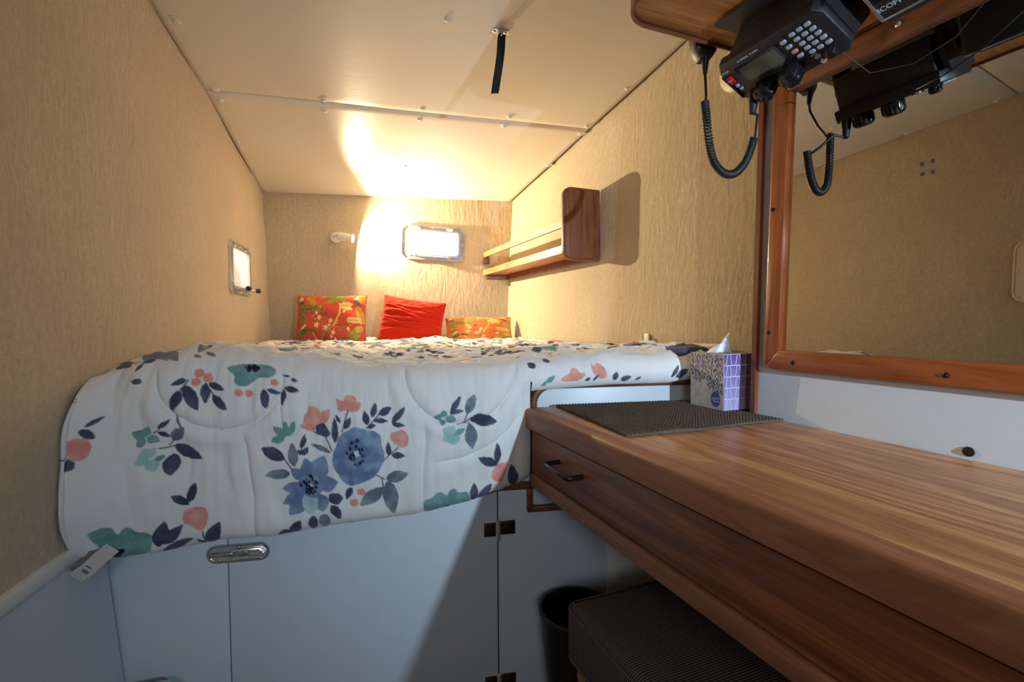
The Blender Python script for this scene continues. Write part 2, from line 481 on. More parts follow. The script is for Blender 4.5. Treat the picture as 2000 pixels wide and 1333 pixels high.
# bunk front bulkhead: fixed panels, a hinged locker door, trunk side above the desk
wf = thing('wall_front', B.pt(.0, 1.17, -H), 'white laminate bunk front under the floral comforter', 'wall', ANG, kind='structure')
G().box((-.74, 1.156, -H), (-.4415, 1.174, -.36), .001, B).build('panel', M['white'], wf)
G().box((.1705, 1.156, -H), (.452, 1.174, -.36), .001, B).build('panel', M['white'], wf)
G().box((.452, 1.150, -H), (.83, 1.174, -.36), .001, B).build('panel', M['white_warm'], wf)
G().box((.258, 1.158, -.36), (.80, 1.174, -.150), .001, B).build('panel', M['white'], wf)
G().box((-.74, 1.176, -H), (.82, 1.19, -.36), 0, B).build('backing', M['dark_gap'], wf)
G().lathe(B.pt(.487, 1.151, -.655), B.pt(.487, 1.146, -.655), [(0, .008), (.6, .0075), (1, .004)], 14).build('screw_cap', M['plastic_beige'], wf)
# bunk platform that carries the bedding
bp = G().box((-.80, 1.20, -.44), (.42, 2.66, -.19), .01, B).build('bunk_platform', M['white_warm'], base=B.pt(0, 1.9, -.44))
tag(bp, 'white bunk platform hidden under the floral comforter', 'bunk base', kind='structure')
d1 = thing('door_1', B.pt(-.135, 1.16, -.94), 'white locker door in the bunk front with chrome latch and bronze hinges', 'door', ANG, kind='structure')
G().box((-.4385, 1.155, -.945), (.1675, 1.173, -.36), .0015, B).build('door_panel', M['white'], d1)
# oval chrome hasp latch across the left gap
lt = G()
lt.prism(rrect(-.479, -.530, -.353, -.492, .0185, 7), 1.155, 1.1515, B, (0, 2, 1))
latch = lt.build('latch_plate', M['chrome'], d1)
G().ring(rrect(-.480, -.531, -.352, -.491, .0195, 7), rrect(-.476, -.527, -.356, -.495, .0160, 7), 1.1555, 1.1495, B, (0, 2, 1)).build('latch_rim', M['steel'], latch)
G().box((-.462, 1.1425, -.5165), (-.425, 1.1515, -.506), .003, B).cyl(B.pt(-.470, 1.147, -.511), B.pt(-.425, 1.147, -.511), .006, .004).build('latch_hook', M['steel'], latch)
G().tube([B.pt(-.428, 1.146, -.503), B.pt(-.372, 1.146, -.502), B.pt(-.363, 1.146, -.5115), B.pt(-.372, 1.146, -.521), B.pt(-.428, 1.146, -.520)], .0032, 8).build('latch_bail', M['chrome'], latch)
G().box((-.425, 1.144, -.517), (-.395, 1.1515, -.506), .002, B).build('latch_block', M['steel'], latch)
for (u, z) in ((-.455, -.498), (-.455, -.525), (-.415, -.498), (-.415, -.5255), (-.370, -.4965), (-.370, -.526)):
    G().ball(B.pt(u, 1.1515, z), (.0035, .0035, .0035), 10).build('screw', M['steel'], latch)
# bronze butt hinges across the right gap
def hinge(zc):
    hg = G().box((.135, 1.1535, zc - .017), (.1635, 1.1555, zc + .017), .0006, B).build('hinge', M['bronze'], d1)
    G().box((.1745, 1.1535, zc - .014), (.212, 1.1555, zc + .020), .0006, B).build('leaf', M['bronze'], hg)
    G().lathe(B.pt(.169, 1.1495, zc - .026), B.pt(.169, 1.1495, zc + .025), [(0, .004), (.03, .0062), (.48, .0062), (.5, .0052), (.52, .0062), (.97, .0062), (1, .004)], 14).build('pin_barrel', M['chrome'], hg)
    for (u, z) in ((.142, .009), (.142, -.010), (.156, .010), (.156, -.010), (.183, .012), (.200, .011), (.183, -.006), (.204, -.006)):
        G().ball(B.pt(u, 1.1535, zc + z), (.0032, .0018, .0032), 8).build('screw', M['bronze'], hg)
hinge(-.507); hinge(-.893)

# left hull liner below the carpet, and the pale ledge trim between
def _ll(y, z):
    return (wall_left_x(y, -.43) + .004 + .085 * (-.43 - z), y, z)
sheet('wall_left_lower', _ll, np.linspace(-1.6, 1.262, 12), np.linspace(-H, -.45, 6), M['white'], .02, 'white hull liner below the pale ledge, left of the bunk front', out=(-1, 0, 0))
tr = G(); prof = [(-.012, -.428), (.010, -.428), (.014, -.433), (.014, -.452), (.010, -.458), (-.012, -.458)]
tr.sweep([[(wall_left_x(y, -.43) + a, y, z) for a, z in prof] for y in np.linspace(-1.6, 1.262, 14)])
tag(tr.build('trim_1', M['white_warm'], smooth=60), 'pale ledge trim between carpet and white hull liner at left', 'trim', kind='structure')

# mirror wall: white panel on the right, leaning out with the hull
KL = .036
def mwx(z): return .886 + KL * (z + .205)
_e = lambda z: .766 + .012 * (z + .205)          # its far edge
mw = G()
_zz = [-.215, .93]
mw.add([(mwx(z) + d, y, z) for d in (0, .028) for (y, z) in ((_e(_zz[0]), _zz[0]), (-.62, _zz[0]), (-.62, _zz[1]), (_e(_zz[1]), _zz[1]))],
       [(0, 1, 2, 3), (7, 6, 5, 4), (0, 4, 5, 1), (1, 5, 6, 2), (2, 6, 7, 3), (3, 7, 4, 0)])
mwo = mw.build('wall_mirror_side', M['white'], smooth=0)
tag(mwo, 'white laminate panel behind the mirror, above the desk', 'wall', kind='structure')
G().lathe((mwx(-.198), .399, -.194), (mwx(-.198) - .004, .399, -.194), [(0, .0075), (.5, .007), (.8, .0035), (1, .003)], 14).build('screw', M['black_gloss'], mwo)
pt = G().add([(mwx(z) + d, _e(z) + y, z) for d in (-.010, .030) for (y, z) in ((-.001, -.204), (.011, -.204), (.011, .93), (-.001, .93))],
             [(0, 1, 2, 3), (7, 6, 5, 4), (0, 4, 5, 1), (1, 5, 6, 2), (2, 6, 7, 3), (3, 7, 4, 0)])
tag(pt.build('trim_2', M['post'], smooth=0), 'slim brown upright edging the white panel left of the mirror', 'trim', kind='structure')

# ------------------------------------------------------------------ portlights
def oval_screw(par, fr, x, y, z, r=.004):
    g = G(); c = fr.pt(x, y, z)
    g.lathe(fr.pt(x, y, z), fr.pt(x, y, z + .002), [(0, r), (.6, r * .9), (1, r * .3)], 10)
    g.build('screw', M['chrome'], par)

def portlight(name, fr, w, h, label, pane_mat, rib=False, knob_mat=None, knob_long=False, nscrew=True):
    o = thing(name, fr.o - np.array([0, 0, h / 2]), label, 'window', kind='structure')
    x, y = w / 2, h / 2
    r = .038
    G().ring(rrect(-x, -y, x, y, r, 8), rrect(-x + .006, -y + .006, x - .006, y - .006, r - .005, 8), 0, .010, fr).build('outer_rim', M['chrome'], o, 50)
    G().ring(rrect(-x + .005, -y + .005, x - .005, y - .005, r - .004, 8), rrect(-x + .024, -y + .022, x - .024, y - .022, r - .016, 8), .0, .006, fr).build('flange', M['chrome'], o, 50)
    G().ring(rrect(-x + .022, -y + .020, x - .022, y - .020, r - .014, 8), rrect(-x + .032, -y + .029, x - .032, y - .029, r - .022, 8), .0, .012, fr).build('sash', M['chrome'], o, 50)
    if rib:
        n = 130; v = []; f = []
        for i in range(n + 1):
            a = -x + .030 + (w - .06) * i / n
            for b in (-y + .027, y - .027): v.append((a, b, .003 + .0022 * math.cos(2 * math.pi * i / 10)))
        f = [(2 * i, 2 * i + 2, 2 * i + 3, 2 * i + 1) for i in range(n)]
        g = G().add(v, f, fr); mk('pane', g.v, g.f, pane_mat, o, 60)
    else:
        G().prism(rrect(-x + .030, -y + .027, x - .030, y - .027, r - .020, 8), .001, .004, fr).build('pane', pane_mat, o, 0)
    for sx in (-.52, .52):
        G().box((sx * x - .017, y - .024, .004), (sx * x + .017, y - .008, .013), .002, fr).cyl(fr.pt(sx * x - .018, y - .015, .013), fr.pt(sx * x + .018, y - .015, .013), .004, n=10).build('hinge', M['chrome'], o)
    G().cyl(fr.pt(-.50 * x, -y + .020, .014), fr.pt(.50 * x, -y + .020, .014), .0035, n=10).build('latch_bar', M['chrome'], o)
    for sx in (-.52, .52):
        L = .05 if knob_long else .022
        kn = G().cyl(fr.pt(sx * x, -y + .020, .006), fr.pt(sx * x, -y + .020, L), .0045, n=10).build('latch', M['chrome'], o)
        G().lathe(fr.pt(sx * x, -y + .020, L - .008), fr.pt(sx * x, -y + .020, L + .012), [(0, .005), (.15, .0095), (.8, .0105), (1, .006)], 14).build('knob', knob_mat or M['steel'], kn)
    if nscrew:
        for (a, b) in ((-x + .012, 0), (x - .012, 0), (-x + .018, y - .018), (x - .018, y - .018), (-x + .018, -y + .018), (x - .018, -y + .018), (0, y - .012), (0, -y + .009)):
            oval_screw(o, fr, a, b, .006)
    return o
_rl = math.radians(-2.4)
_ex = T * math.cos(_rl) + Z * math.sin(_rl); _ey = -T * math.sin(_rl) + Z * math.cos(_rl)
portlight('window_1', Fr(B.pt(.046, 2.668, .428), _ex, _ey, np.cross(_ex, _ey)), .336, .182, 'chrome-framed portlight blazing with daylight in the back bulkhead', M['pane'])
def left_frame(y, z):
    p = np.array([wall_left_x(y, z) + .001, y, z])
    ex = _n(np.array([wall_left_x(y + .1, z) - wall_left_x(y - .1, z), .2, 0]))
    ez = np.array([wall_left_x(y, z + .1) - wall_left_x(y, z - .1), 0, .2]); ez = _n(ez - ex * ez.dot(ex))
    nn = np.cross(ex, ez)
    return Fr(p, ex, ez, nn)
portlight('window_2', left_frame(2.262, .222), .305, .205, 'chrome portlight with ribbed pane and dark knobs in the left wall', M['pane_rib'], True, M['blue_knob'], True)
portlight('window_3', left_frame(.755, .262), .30, .215, 'chrome portlight nearest the camera, seen only in the mirror', M['pane_dim'])
# ------------------------------------------------------------------ noise helpers
def _hash(i, j, seed):
    h = (i.astype(np.int64) * 374761393 + j.astype(np.int64) * 668265263 + seed * 1274126177) & 0x7fffffff
    h = ((h ^ (h >> 13)) * 1274126177) & 0x7fffffff
    return ((h ^ (h >> 16)) & 0xffff) / 65535.0
def vnoise(x, y, seed=0):
    x = np.asarray(x, float); y = np.asarray(y, float)
    i = np.floor(x); j = np.floor(y); a = x - i; b = y - j
    a = a * a * (3 - 2 * a); b = b * b * (3 - 2 * b)
    i = i.astype(np.int64); j = j.astype(np.int64)
    return (_hash(i, j, seed) * (1 - a) + _hash(i + 1, j, seed) * a) * (1 - b) + (_hash(i, j + 1, seed) * (1 - a) + _hash(i + 1, j + 1, seed) * a) * b
def fbm(x, y, seed=0, o=4):
    s = 0; k = .5
    for q in range(o):
        s = s + k * (vnoise(x * 2 ** q, y * 2 ** q, seed + q) - .5); k *= .5
    return s
def sstep(a, b, x):
    t = np.clip((x - a) / (b - a), 0, 1); return t * t * (3 - 2 * t)

# ------------------------------------------------------------------ the comforter
DU0, DU1 = -.672, .765           # nominal width at the bunk front
V0, RR = 1.168, .060
U_EDGE = .246                    # right edge of the part that hangs down
RIM = ([-.70, -.66, -.60, -.50, -.38, -.25, -.12, .05, .20, .32, .45, .60, .70, .78], [-.115, -.088, -.066, -.050, -.058, -.078, -.092, -.092, -.086, -.080, -.074, -.074, -.062, -.064])
HEM = ([-.70, -.643, -.555, -.439, -.339, -.215, -.017, 0.10, .163, .224, .262], [-.440, -.474, -.478, -.466, -.468, -.454, -.441, -.420, -.402, -.384, -.374])
def duvet_grid(na=800):
    a = np.linspace(0, 1, na)
    s = np.concatenate([np.linspace(-1.45, -.36, 130)[:-1], np.linspace(-.36, 0, 110)[:-1], np.linspace(0, .50, 232)])
    A, S = np.meshgrid(a, s)
    U0 = DU0 + A * (DU1 - DU0)
    rim = np.interp(U0, *RIM); hem = np.interp(U0, *HEM)
    s_arc = math.pi * RR / 2
    s_hem = s_arc + (rim - RR - hem)
    s_end = np.where(U0 < U_EDGE, s_hem, .112)
    keep = S <= s_end + .003
    Sc = np.minimum(S, s_end)
    # --- base profile
    top = Sc < 0
    arc = (Sc >= 0) & (Sc < s_arc)
    V = np.where(top, V0 - Sc, np.where(arc, V0 - RR * np.sin(np.clip(Sc, 0, s_arc) / RR), V0 - RR))
    back = sstep(0, -.55, Sc)
    zt = rim * (1 - back) + (-.088) * back
    Zc = np.where(top, zt, np.where(arc, zt - RR * (1 - np.cos(np.clip(Sc, 0, s_arc) / RR)), zt - RR - (Sc - s_arc)))
    # width follows the tapering hull
    kv = np.clip((V - V0) / (2.66 - V0), 0, 1)
    uL = DU0 + (-.768 - DU0) * kv; uR = DU1 + (.445 - DU1) * kv
    U = uL + A * (uR - uL)
    # --- puff, folds and quilting
    hang = sstep(.02, .16, Sc)
    tt = np.clip(Sc / np.maximum(s_hem, .1), 0, 1)
    left = np.exp(-(U0 - DU0) / .075)
    V = V - np.where(U0 < U_EDGE, .020 * np.sin(math.pi * tt) * hang * sstep(0, .11, U_EDGE - U0), 0)
    V = V - .085 * left * sstep(0.0, .14, Sc) * (1 - .25 * sstep(.30, .40, Sc))
    # rolled hem and rolled right edge
    dh = np.maximum(s_end - Sc, 0)
    longd = U0 < U_EDGE
    V = V + np.where(longd & (Sc > 0), .026 * np.exp(-dh / .012), np.where(Sc > 0, .020 * np.exp(-dh / .014), 0))
    dr = np.maximum(U_EDGE - U0, 0)
    V = V + np.where(longd, .022 * np.exp(-dr / .018) * sstep(.08, .13, Sc), 0)
    # left end rolls down against the hull side
    Zc = Zc - np.where(Sc < .05, .03 * np.exp(-(U0 - DU0) / .02), 0)
    f_top = 1 - sstep(-.02, .08, Sc)
    lump = fbm(U * 7 + 3, V * 7, 11, 3) * .034 + fbm(U * 20, V * 26, 5, 4) * .026
    rid = np.abs(fbm(U * 16 + 5 * fbm(U * 5, V * 5, 2), V * 24, 31, 3)) * -.020
    Zc = Zc + f_top * (lump + rid) * sstep(.0, .04, A) * sstep(1.0, .97, A)
    Zc = Zc + f_top * .016 * np.exp(-((U - .06) / .05) ** 2) * sstep(-.5, -1.2, Sc)
    fold = fbm(U0 * 26 + 2 * fbm(U0 * 4, Sc * 4, 8), Sc * 3.5, 21, 3) * .016 + fbm(U0 * 9, Sc * 6, 44, 3) * .020
    near_left = np.exp(-((U0 + .57) / .10) ** 2)
    fold = fold * (1 + 1.6 * near_left * sstep(.45, .05, Sc))
    V = V + np.where(Sc > 0, fold * sstep(0, .10, Sc) * sstep(0, .05, dh), 0)
    # fine puckers that radiate down from the front crease
    pk = fbm(U0 * 60, Sc * 7, 71, 2) * .006 * np.exp(-((Sc - .10) / .09) ** 2)
    V = V + np.where(Sc > 0, pk, 0)
    # stitched quilting lines: half circles hanging from the crease, straight runs on the drape
    def groove(d, depth=.007, w=.0055, puff=.004):
        return depth * np.exp(-(d / w) ** 2) - puff * np.exp(-((np.abs(d) - .022) / .014) ** 2)
    gsum = 0
    for (cu, cs, rr) in ((-.420, .080, .118), (.080, .045, .128)):
        d = np.hypot(U0 - cu, Sc - cs) - rr
        gsum = gsum + groove(d) * sstep(cs - .02, cs + .02, Sc)
    for (uc, w0, s0, s1) in ((-.372, .006, .20, .47), (-.006, .008, .16, .47), (-.30, .004, .1, .2)):
        d = U0 - uc - .006 * np.sin(Sc * 14 + uc * 9)
        gsum = gsum + groove(d, .0055, w0, .002) * sstep(s0, s0 + .03, Sc) * sstep(s1, s1 - .03, Sc)
    d = np.hypot(U0 - .03, Sc - .02) - .235
    gsum = gsum + groove(d, .004, .005, .002) * sstep(.15, .19, Sc) * sstep(.0, .05, U0) * sstep(.235, .2, U0)
    V = V + np.where(Sc > 0, gsum, 0)
    # keep clear of the bunk front and the hull sides
    V = np.where((Sc > .05) & longd, np.minimum(V, 1.148), V)
    V = np.where((Sc > .05) & ~longd, np.minimum(V, 1.147), V)
    V = np.minimum(V, 2.652)
    P = np.stack([U, V, Zc], -1)
    return P, U0, Sc, keep
MOTIFS = [
 ('P', [(-0.2673, 0.1732), (-0.2601, 0.171), (-0.2601, 0.1537), (-0.2512, 0.1494), (-0.2494, 0.1342), (-0.2386, 0.132), (-0.2278, 0.1385), (-0.2242, 0.145), (-0.217, 0.1407), (-0.2044, 0.1342), (-0.2026, 0.1472), (-0.208, 0.1623), (-0.217, 0.1732), (-0.2314, 0.1753), (-0.2386, 0.1861), (-0.2512, 0.1861), (-0.2619, 0.1818)], 'c'),
 ('P', [(-0.1936, 0.1126), (-0.1864, 0.1147), (-0.1756, 0.119), (-0.1738, 0.1039), (-0.1576, 0.1039), (-0.1486, 0.1104), (-0.1504, 0.1169), (-0.1378, 0.1169), (-0.145, 0.1364), (-0.1576, 0.1407), (-0.1684, 0.1364), (-0.1864, 0.1407), (-0.19, 0.1299)], 'c'),
 ('P', [(-0.0803, 0.1883), (-0.0749, 0.1818), (-0.0659, 0.1818), (-0.0551, 0.1753), (-0.0443, 0.1818), (-0.0389, 0.1948), (-0.0407, 0.2121), (-0.0515, 0.2186), (-0.0623, 0.2143), (-0.0749, 0.2035)], 'c'),
 ('B', -0.2206, 0.1818, 0.0148, 'n'),
 ('B', -0.2116, 0.1883, 0.0089, 'n'),
 ('S', -0.2386, 0.1861, -0.2278, 0.1926, 0.0026, 'n', 0),
 ('S', -0.2134, 0.1948, -0.2008, 0.2251, 0.0026, 'n', 0),
 ('L', -0.1936, 0.2078, -0.1936, 0.1537, 0.0068, 'n', 0),
 ('L', -0.1738, 0.1753, -0.1612, 0.1515, 0.0063, 'n', 0),
 ('L', -0.1828, 0.1645, -0.1918, 0.1472, 0.0034, 'n', 0),
 ('L', -0.1271, 0.1645, -0.1325, 0.1342, 0.0067, 'n', 0),
 ('L', -0.1163, 0.1472, -0.1091, 0.1169, 0.0065, 'n', 0),
 ('L', -0.1037, 0.1429, -0.0749, 0.1299, 0.008, 'n', 0),
 ('L', -0.1145, 0.1537, -0.0839, 0.158, 0.0055, 'n', 0),
 ('L', -0.1271, 0.1688, -0.1091, 0.1645, 0.005, 'n', 0),
 ('L', -0.0749, 0.1645, -0.0461, 0.1277, 0.0069, 'n', 0),
 ('L', -0.0749, 0.1645, -0.0461, 0.1688, 0.0046, 'n', 0),
 ('L', -0.0821, 0.2338, -0.0839, 0.2035, 0.0058, 'n', 0),
 ('L', -0.0767, 0.2338, -0.0479, 0.2359, 0.0078, 'n', 0),
 ('S', -0.1792, 0.184, -0.1666, 0.1364, 0.0026, 'n', 0),
 ('S', -0.1289, 0.171, -0.1019, 0.1429, 0.0026, 'n', 0),
 ('S', -0.0965, 0.2468, -0.0623, 0.2165, 0.0026, 'n', 0),
 ('L', -0.2979, 0.2013, -0.3177, 0.1818, 0.0072, 'g', 0),
 ('L', -0.2943, 0.2035, -0.2943, 0.1688, 0.0063, 'g', 0),
 ('L', -0.2889, 0.2013, -0.2745, 0.1667, 0.0061, 'g', 0),
 ('L', -0.2961, 0.2035, -0.3231, 0.2165, 0.0081, 'g', 0),
 ('L', -0.2979, 0.2511, -0.3429, 0.2316, 0.0132, 'n', 0),
 ('S', -0.2979, 0.2511, -0.2853, 0.2706, 0.0026, 'n', 0),
 ('L', -0.2799, 0.2662, -0.2817, 0.2143, 0.0099, 's', 0),
 ('L', -0.2871, 0.2814, -0.3393, 0.2922, 0.0107, 's', 0),
 ('L', -0.2637, 0.2251, -0.2565, 0.1948, 0.0053, 'n', 0),
 ('L', -0.2619, 0.2403, -0.2709, 0.2273, 0.0047, 'n', 0),
 ('L', -0.2619, 0.2403, -0.2512, 0.2208, 0.0054, 'n', 0),
 ('S', -0.2619, 0.2359, -0.2637, 0.2229, 0.0026, 'n', 0),
 ('L', -0.2026, 0.2294, -0.2458, 0.2143, 0.0054, 's', 0),
 ('P', [(-0.1702, 0.1797), (-0.154, 0.1688), (-0.1342, 0.1732), (-0.1235, 0.1753), (-0.1109, 0.1775), (-0.0983, 0.1905), (-0.0983, 0.21), (-0.0911, 0.2251), (-0.0929, 0.2403), (-0.1019, 0.2641), (-0.1109, 0.2771), (-0.1289, 0.29), (-0.1468, 0.2965), (-0.1612, 0.303), (-0.1792, 0.2965), (-0.19, 0.2771), (-0.199, 0.2619), (-0.2008, 0.2468), (-0.1972, 0.2251), (-0.19, 0.2078), (-0.1864, 0.1926)], 'b'),
 ('K', -0.1522, 0.2273, 0.0191, 0.0306),
 ('L', -0.2494, 0.2857, -0.2565, 0.2446, 0.013, 'b', 0),
 ('L', -0.2404, 0.2944, -0.217, 0.2381, 0.0197, 'b', 0),
 ('L', -0.2332, 0.3052, -0.19, 0.2922, 0.0173, 'b', 0),
 ('L', -0.2583, 0.2922, -0.2853, 0.2706, 0.0131, 'b', 0),
 ('L', -0.2583, 0.3095, -0.3051, 0.3182, 0.013, 'b', 0),
 ('L', -0.2601, 0.3247, -0.3051, 0.3528, 0.0136, 'b', 0),
 ('L', -0.2565, 0.3333, -0.2943, 0.3766, 0.0152, 'b', 0),
 ('L', -0.235, 0.3225, -0.2242, 0.3636, 0.019, 'b', 0),
 ('L', -0.2476, 0.3182, -0.2529, 0.3745, 0.0158, 'l', 0),
 ('B', -0.2476, 0.3074, 0.0281, 'b'),
 ('K', -0.2512, 0.3052, 0.0191, 0.023),
 ('S', -0.1109, 0.2771, -0.0929, 0.2879, 0.0026, 'n', 0),
 ('S', -0.0983, 0.2857, -0.0965, 0.3074, 0.0026, 'n', 0),
 ('L', -0.0893, 0.2879, -0.0407, 0.2771, 0.0129, 's', 0),
 ('L', -0.0965, 0.3074, -0.1468, 0.3485, 0.0145, 's', 0),
 ('L', -0.0857, 0.2922, -0.0749, 0.3723, 0.0159, 's', 0),
 ('L', -0.163, 0.3052, -0.1756, 0.3355, 0.0072, 'n', 0),
 ('B', -0.1432, 0.316, 0.0097, 'c'),
 ('B', -0.1594, 0.342, 0.0097, 'c'),
 ('B', -0.1972, 0.3333, 0.0133, 's'),
 ('L', -0.2044, 0.3463, -0.19, 0.381, 0.0103, 'n', 0),
 ('L', -0.244, 0.3745, -0.2512, 0.4145, 0.0093, 'n', 0),
 ('L', -0.2188, 0.368, -0.2278, 0.4093, 0.0117, 's', 0),
 ('L', -0.2925, 0.4134, -0.3267, 0.4347, 0.0093, 'n', 0),
 ('L', -0.2961, 0.4265, -0.2727, 0.3874, 0.01, 'n', 0),
 ('B', -0.1702, 0.3983, 0.0088, 'c'),
 ('B', -0.1972, 0.3312, 0.0146, 'n'),
 ('L', -0.5515, 0.2013, -0.5749, 0.1861, 0.0096, 't', 0),
 ('L', -0.5515, 0.1991, -0.5443, 0.1797, 0.0087, 't', 0),
 ('L', -0.5515, 0.2035, -0.5677, 0.2186, 0.0088, 't', 0),
 ('L', -0.5479, 0.2013, -0.5281, 0.2143, 0.0087, 't', 0),
 ('L', -0.5479, 0.2424, -0.5587, 0.2251, 0.0122, 'l', 0),
 ('L', -0.5479, 0.2446, -0.5713, 0.2511, 0.0093, 'l', 0),
 ('L', -0.5443, 0.2468, -0.5389, 0.2749, 0.0119, 'l', 0),
 ('L', -0.5461, 0.2424, -0.5371, 0.2251, 0.0066, 'l', 0),
 ('L', -0.5389, 0.2489, -0.5191, 0.2468, 0.0052, 'g', 0),
 ('L', -0.5263, 0.1861, -0.5083, 0.1753, 0.0051, 'n', 0),
 ('L', -0.5299, 0.1948, -0.5083, 0.2078, 0.0049, 'n', 0),
 ('L', -0.5047, 0.2294, -0.4544, 0.2576, 0.0126, 'n', 0),
 ('L', -0.5065, 0.2468, -0.5155, 0.29, 0.0147, 'n', 0),
 ('L', -0.5065, 0.2186, -0.485, 0.1926, 0.0109, 's', 0),
 ('S', -0.5299, 0.2294, -0.5029, 0.2294, 0.0026, 'n', 0),
 ('S', -0.5353, 0.1948, -0.5245, 0.1883, 0.0026, 'n', 0),
 ('S', -0.5119, 0.2251, -0.5047, 0.2165, 0.0026, 'n', 0),
 ('L', -0.4814, 0.0974, -0.5083, 0.1082, 0.0059, 'n', 0),
 ('L', -0.4922, 0.119, -0.5047, 0.1602, 0.0093, 'n', 0),
 ('L', -0.485, 0.1082, -0.4598, 0.158, 0.0117, 'n', 0),
 ('L', -0.449, 0.1039, -0.4472, 0.145, 0.0083, 'n', 0),
 ('L', -0.4436, 0.1039, -0.413, 0.1169, 0.0073, 'n', 0),
 ('L', -0.4346, 0.1277, -0.4076, 0.158, 0.0088, 'n', 0),
 ('S', -0.5047, 0.158, -0.4904, 0.1926, 0.0026, 'n', 0),
 ('S', -0.4778, 0.0974, -0.4922, 0.1212, 0.0026, 'n', 0),
 ('S', -0.44, 0.1169, -0.4274, 0.1364, 0.0026, 'n', 0),
 ('B', -0.4652, 0.1017, 0.0092, 'c'),
 ('B', -0.4454, 0.0931, 0.0107, 'c'),
 ('B', -0.4616, 0.0844, 0.0092, 'c'),
 ('P', [(-0.6648, 0.1688), (-0.6594, 0.1623), (-0.6504, 0.1623), (-0.6486, 0.1688), (-0.6414, 0.1667), (-0.636, 0.1818), (-0.6342, 0.1948), (-0.6396, 0.2078), (-0.6468, 0.21), (-0.6558, 0.2013), (-0.6612, 0.1883)], 'c'),
 ('L', -0.6432, 0.1472, -0.618, 0.1407, 0.0047, 'n', 0),
 ('L', -0.6486, 0.1494, -0.6306, 0.1775, 0.0058, 'n', 0),
 ('L', -0.6702, 0.1948, -0.6522, 0.2208, 0.0085, 'n', 0),
 ('S', -0.672, 0.1883, -0.6612, 0.1883, 0.0026, 'n', 0),
 ('L', -0.5785, 0.0866, -0.5623, 0.0909, 0.0055, 'n', 0),
 ('P', [(-0.4148, 0.0714), (-0.3968, 0.0649), (-0.3717, 0.0606), (-0.3321, 0.0563), (-0.3141, 0.0693), (-0.3195, 0.0801), (-0.3339, 0.0866), (-0.3501, 0.0866), (-0.3591, 0.0974), (-0.3734, 0.1082), (-0.3878, 0.1061), (-0.3968, 0.0974), (-0.3932, 0.0866), (-0.4076, 0.0779)], 't'),
 ('K', -0.3645, 0.0693, 0.0139, 0.0063),
 ('B', -0.3842, 0.1212, 0.0086, 'c'),
 ('B', -0.3663, 0.1212, 0.0086, 'c'),
 ('B', -0.3177, 0.0931, 0.0076, 'c'),
 ('L', -0.3357, 0.1082, -0.3321, 0.1472, 0.0079, 'n', 0),
 ('L', -0.3303, 0.1082, -0.3069, 0.1147, 0.0047, 'n', 0),
 ('L', -0.2961, 0.1039, -0.2997, 0.1385, 0.005, 'n', 0),
 ('L', -0.2961, 0.1017, -0.2673, 0.1039, 0.0067, 'n', 0),
 ('L', -0.2871, 0.0779, -0.3051, 0.0758, 0.0019, 'n', 0),
 ('L', -0.2853, 0.0823, -0.2709, 0.0844, 0.0034, 'n', 0),
 ('L', 0.0384, 0.1537, 0.0384, 0.1385, 0.0079, 't', 0),
 ('L', 0.0348, 0.1537, 0.0168, 0.1515, 0.0072, 't', 0),
 ('L', 0.0366, 0.158, 0.0348, 0.1753, 0.008, 't', 0),
 ('L', 0.042, 0.1558, 0.0654, 0.1602, 0.0077, 't', 0),
 ('L', 0.0564, 0.1948, 0.0366, 0.1797, 0.0114, 'l', 0),
 ('L', 0.0564, 0.1948, 0.06, 0.1753, 0.008, 'l', 0),
 ('L', 0.0546, 0.1948, 0.0348, 0.2056, 0.0102, 'l', 0),
 ('L', 0.0564, 0.1948, 0.0654, 0.2186, 0.0121, 'l', 0),
 ('L', 0.06, 0.1948, 0.0852, 0.184, 0.0061, 't', 0),
 ('L', 0.0528, 0.1472, 0.078, 0.1104, 0.0069, 'n', 0),
 ('L', 0.051, 0.1472, 0.0834, 0.1429, 0.0043, 'n', 0),
 ('L', 0.0888, 0.1494, 0.1103, 0.1082, 0.0106, 's', 0),
 ('L', 0.096, 0.1602, 0.1571, 0.1732, 0.0136, 'n', 0),
 ('L', 0.096, 0.1753, 0.1014, 0.2316, 0.0135, 's', 0),
 ('S', 0.069, 0.1753, 0.0996, 0.158, 0.0026, 'n', 0),
 ('S', 0.0834, 0.1667, 0.096, 0.1753, 0.0026, 'n', 0),
 ('S', 0.0852, 0.1623, 0.0906, 0.1472, 0.0026, 'n', 0),
 ('P', [(0.1463, 0.2965), (0.1499, 0.2835), (0.1607, 0.2727), (0.1733, 0.2706), (0.1859, 0.2727), (0.1805, 0.29), (0.1769, 0.3095), (0.1715, 0.3203), (0.1571, 0.3182), (0.1481, 0.3095)], 'c'),
 ('L', 0.1607, 0.2727, 0.1589, 0.2229, 0.0076, 'n', 0),
 ('L', 0.1607, 0.2749, 0.1157, 0.2554, 0.0104, 'n', 0),
 ('P', [(-0.0084, 0.3658), (-0.0066, 0.3463), (0.0132, 0.3377), (0.0204, 0.3268), (0.0348, 0.3268), (0.0438, 0.3398), (0.051, 0.3225), (0.0618, 0.3225), (0.0708, 0.3355), (0.0924, 0.3333), (0.096, 0.3506), (0.0996, 0.3643), (0.0708, 0.3683), (0.042, 0.3727), (0.0114, 0.3781), (-0.003, 0.3807)], 't'),
 ('K', 0.0456, 0.372, 0.0054, 0.0054),
 ('L', 0.1067, 0.3626, 0.1067, 0.316, 0.0102, 'n', 0),
 ('L', 0.1175, 0.3599, 0.1481, 0.3203, 0.0095, 'n', 0),
 ('L', 0.1211, 0.3591, 0.1733, 0.3461, 0.0083, 'n', 0),
 ('L', 0.2039, 0.3384, 0.1913, 0.2792, 0.0126, 'n', 0),
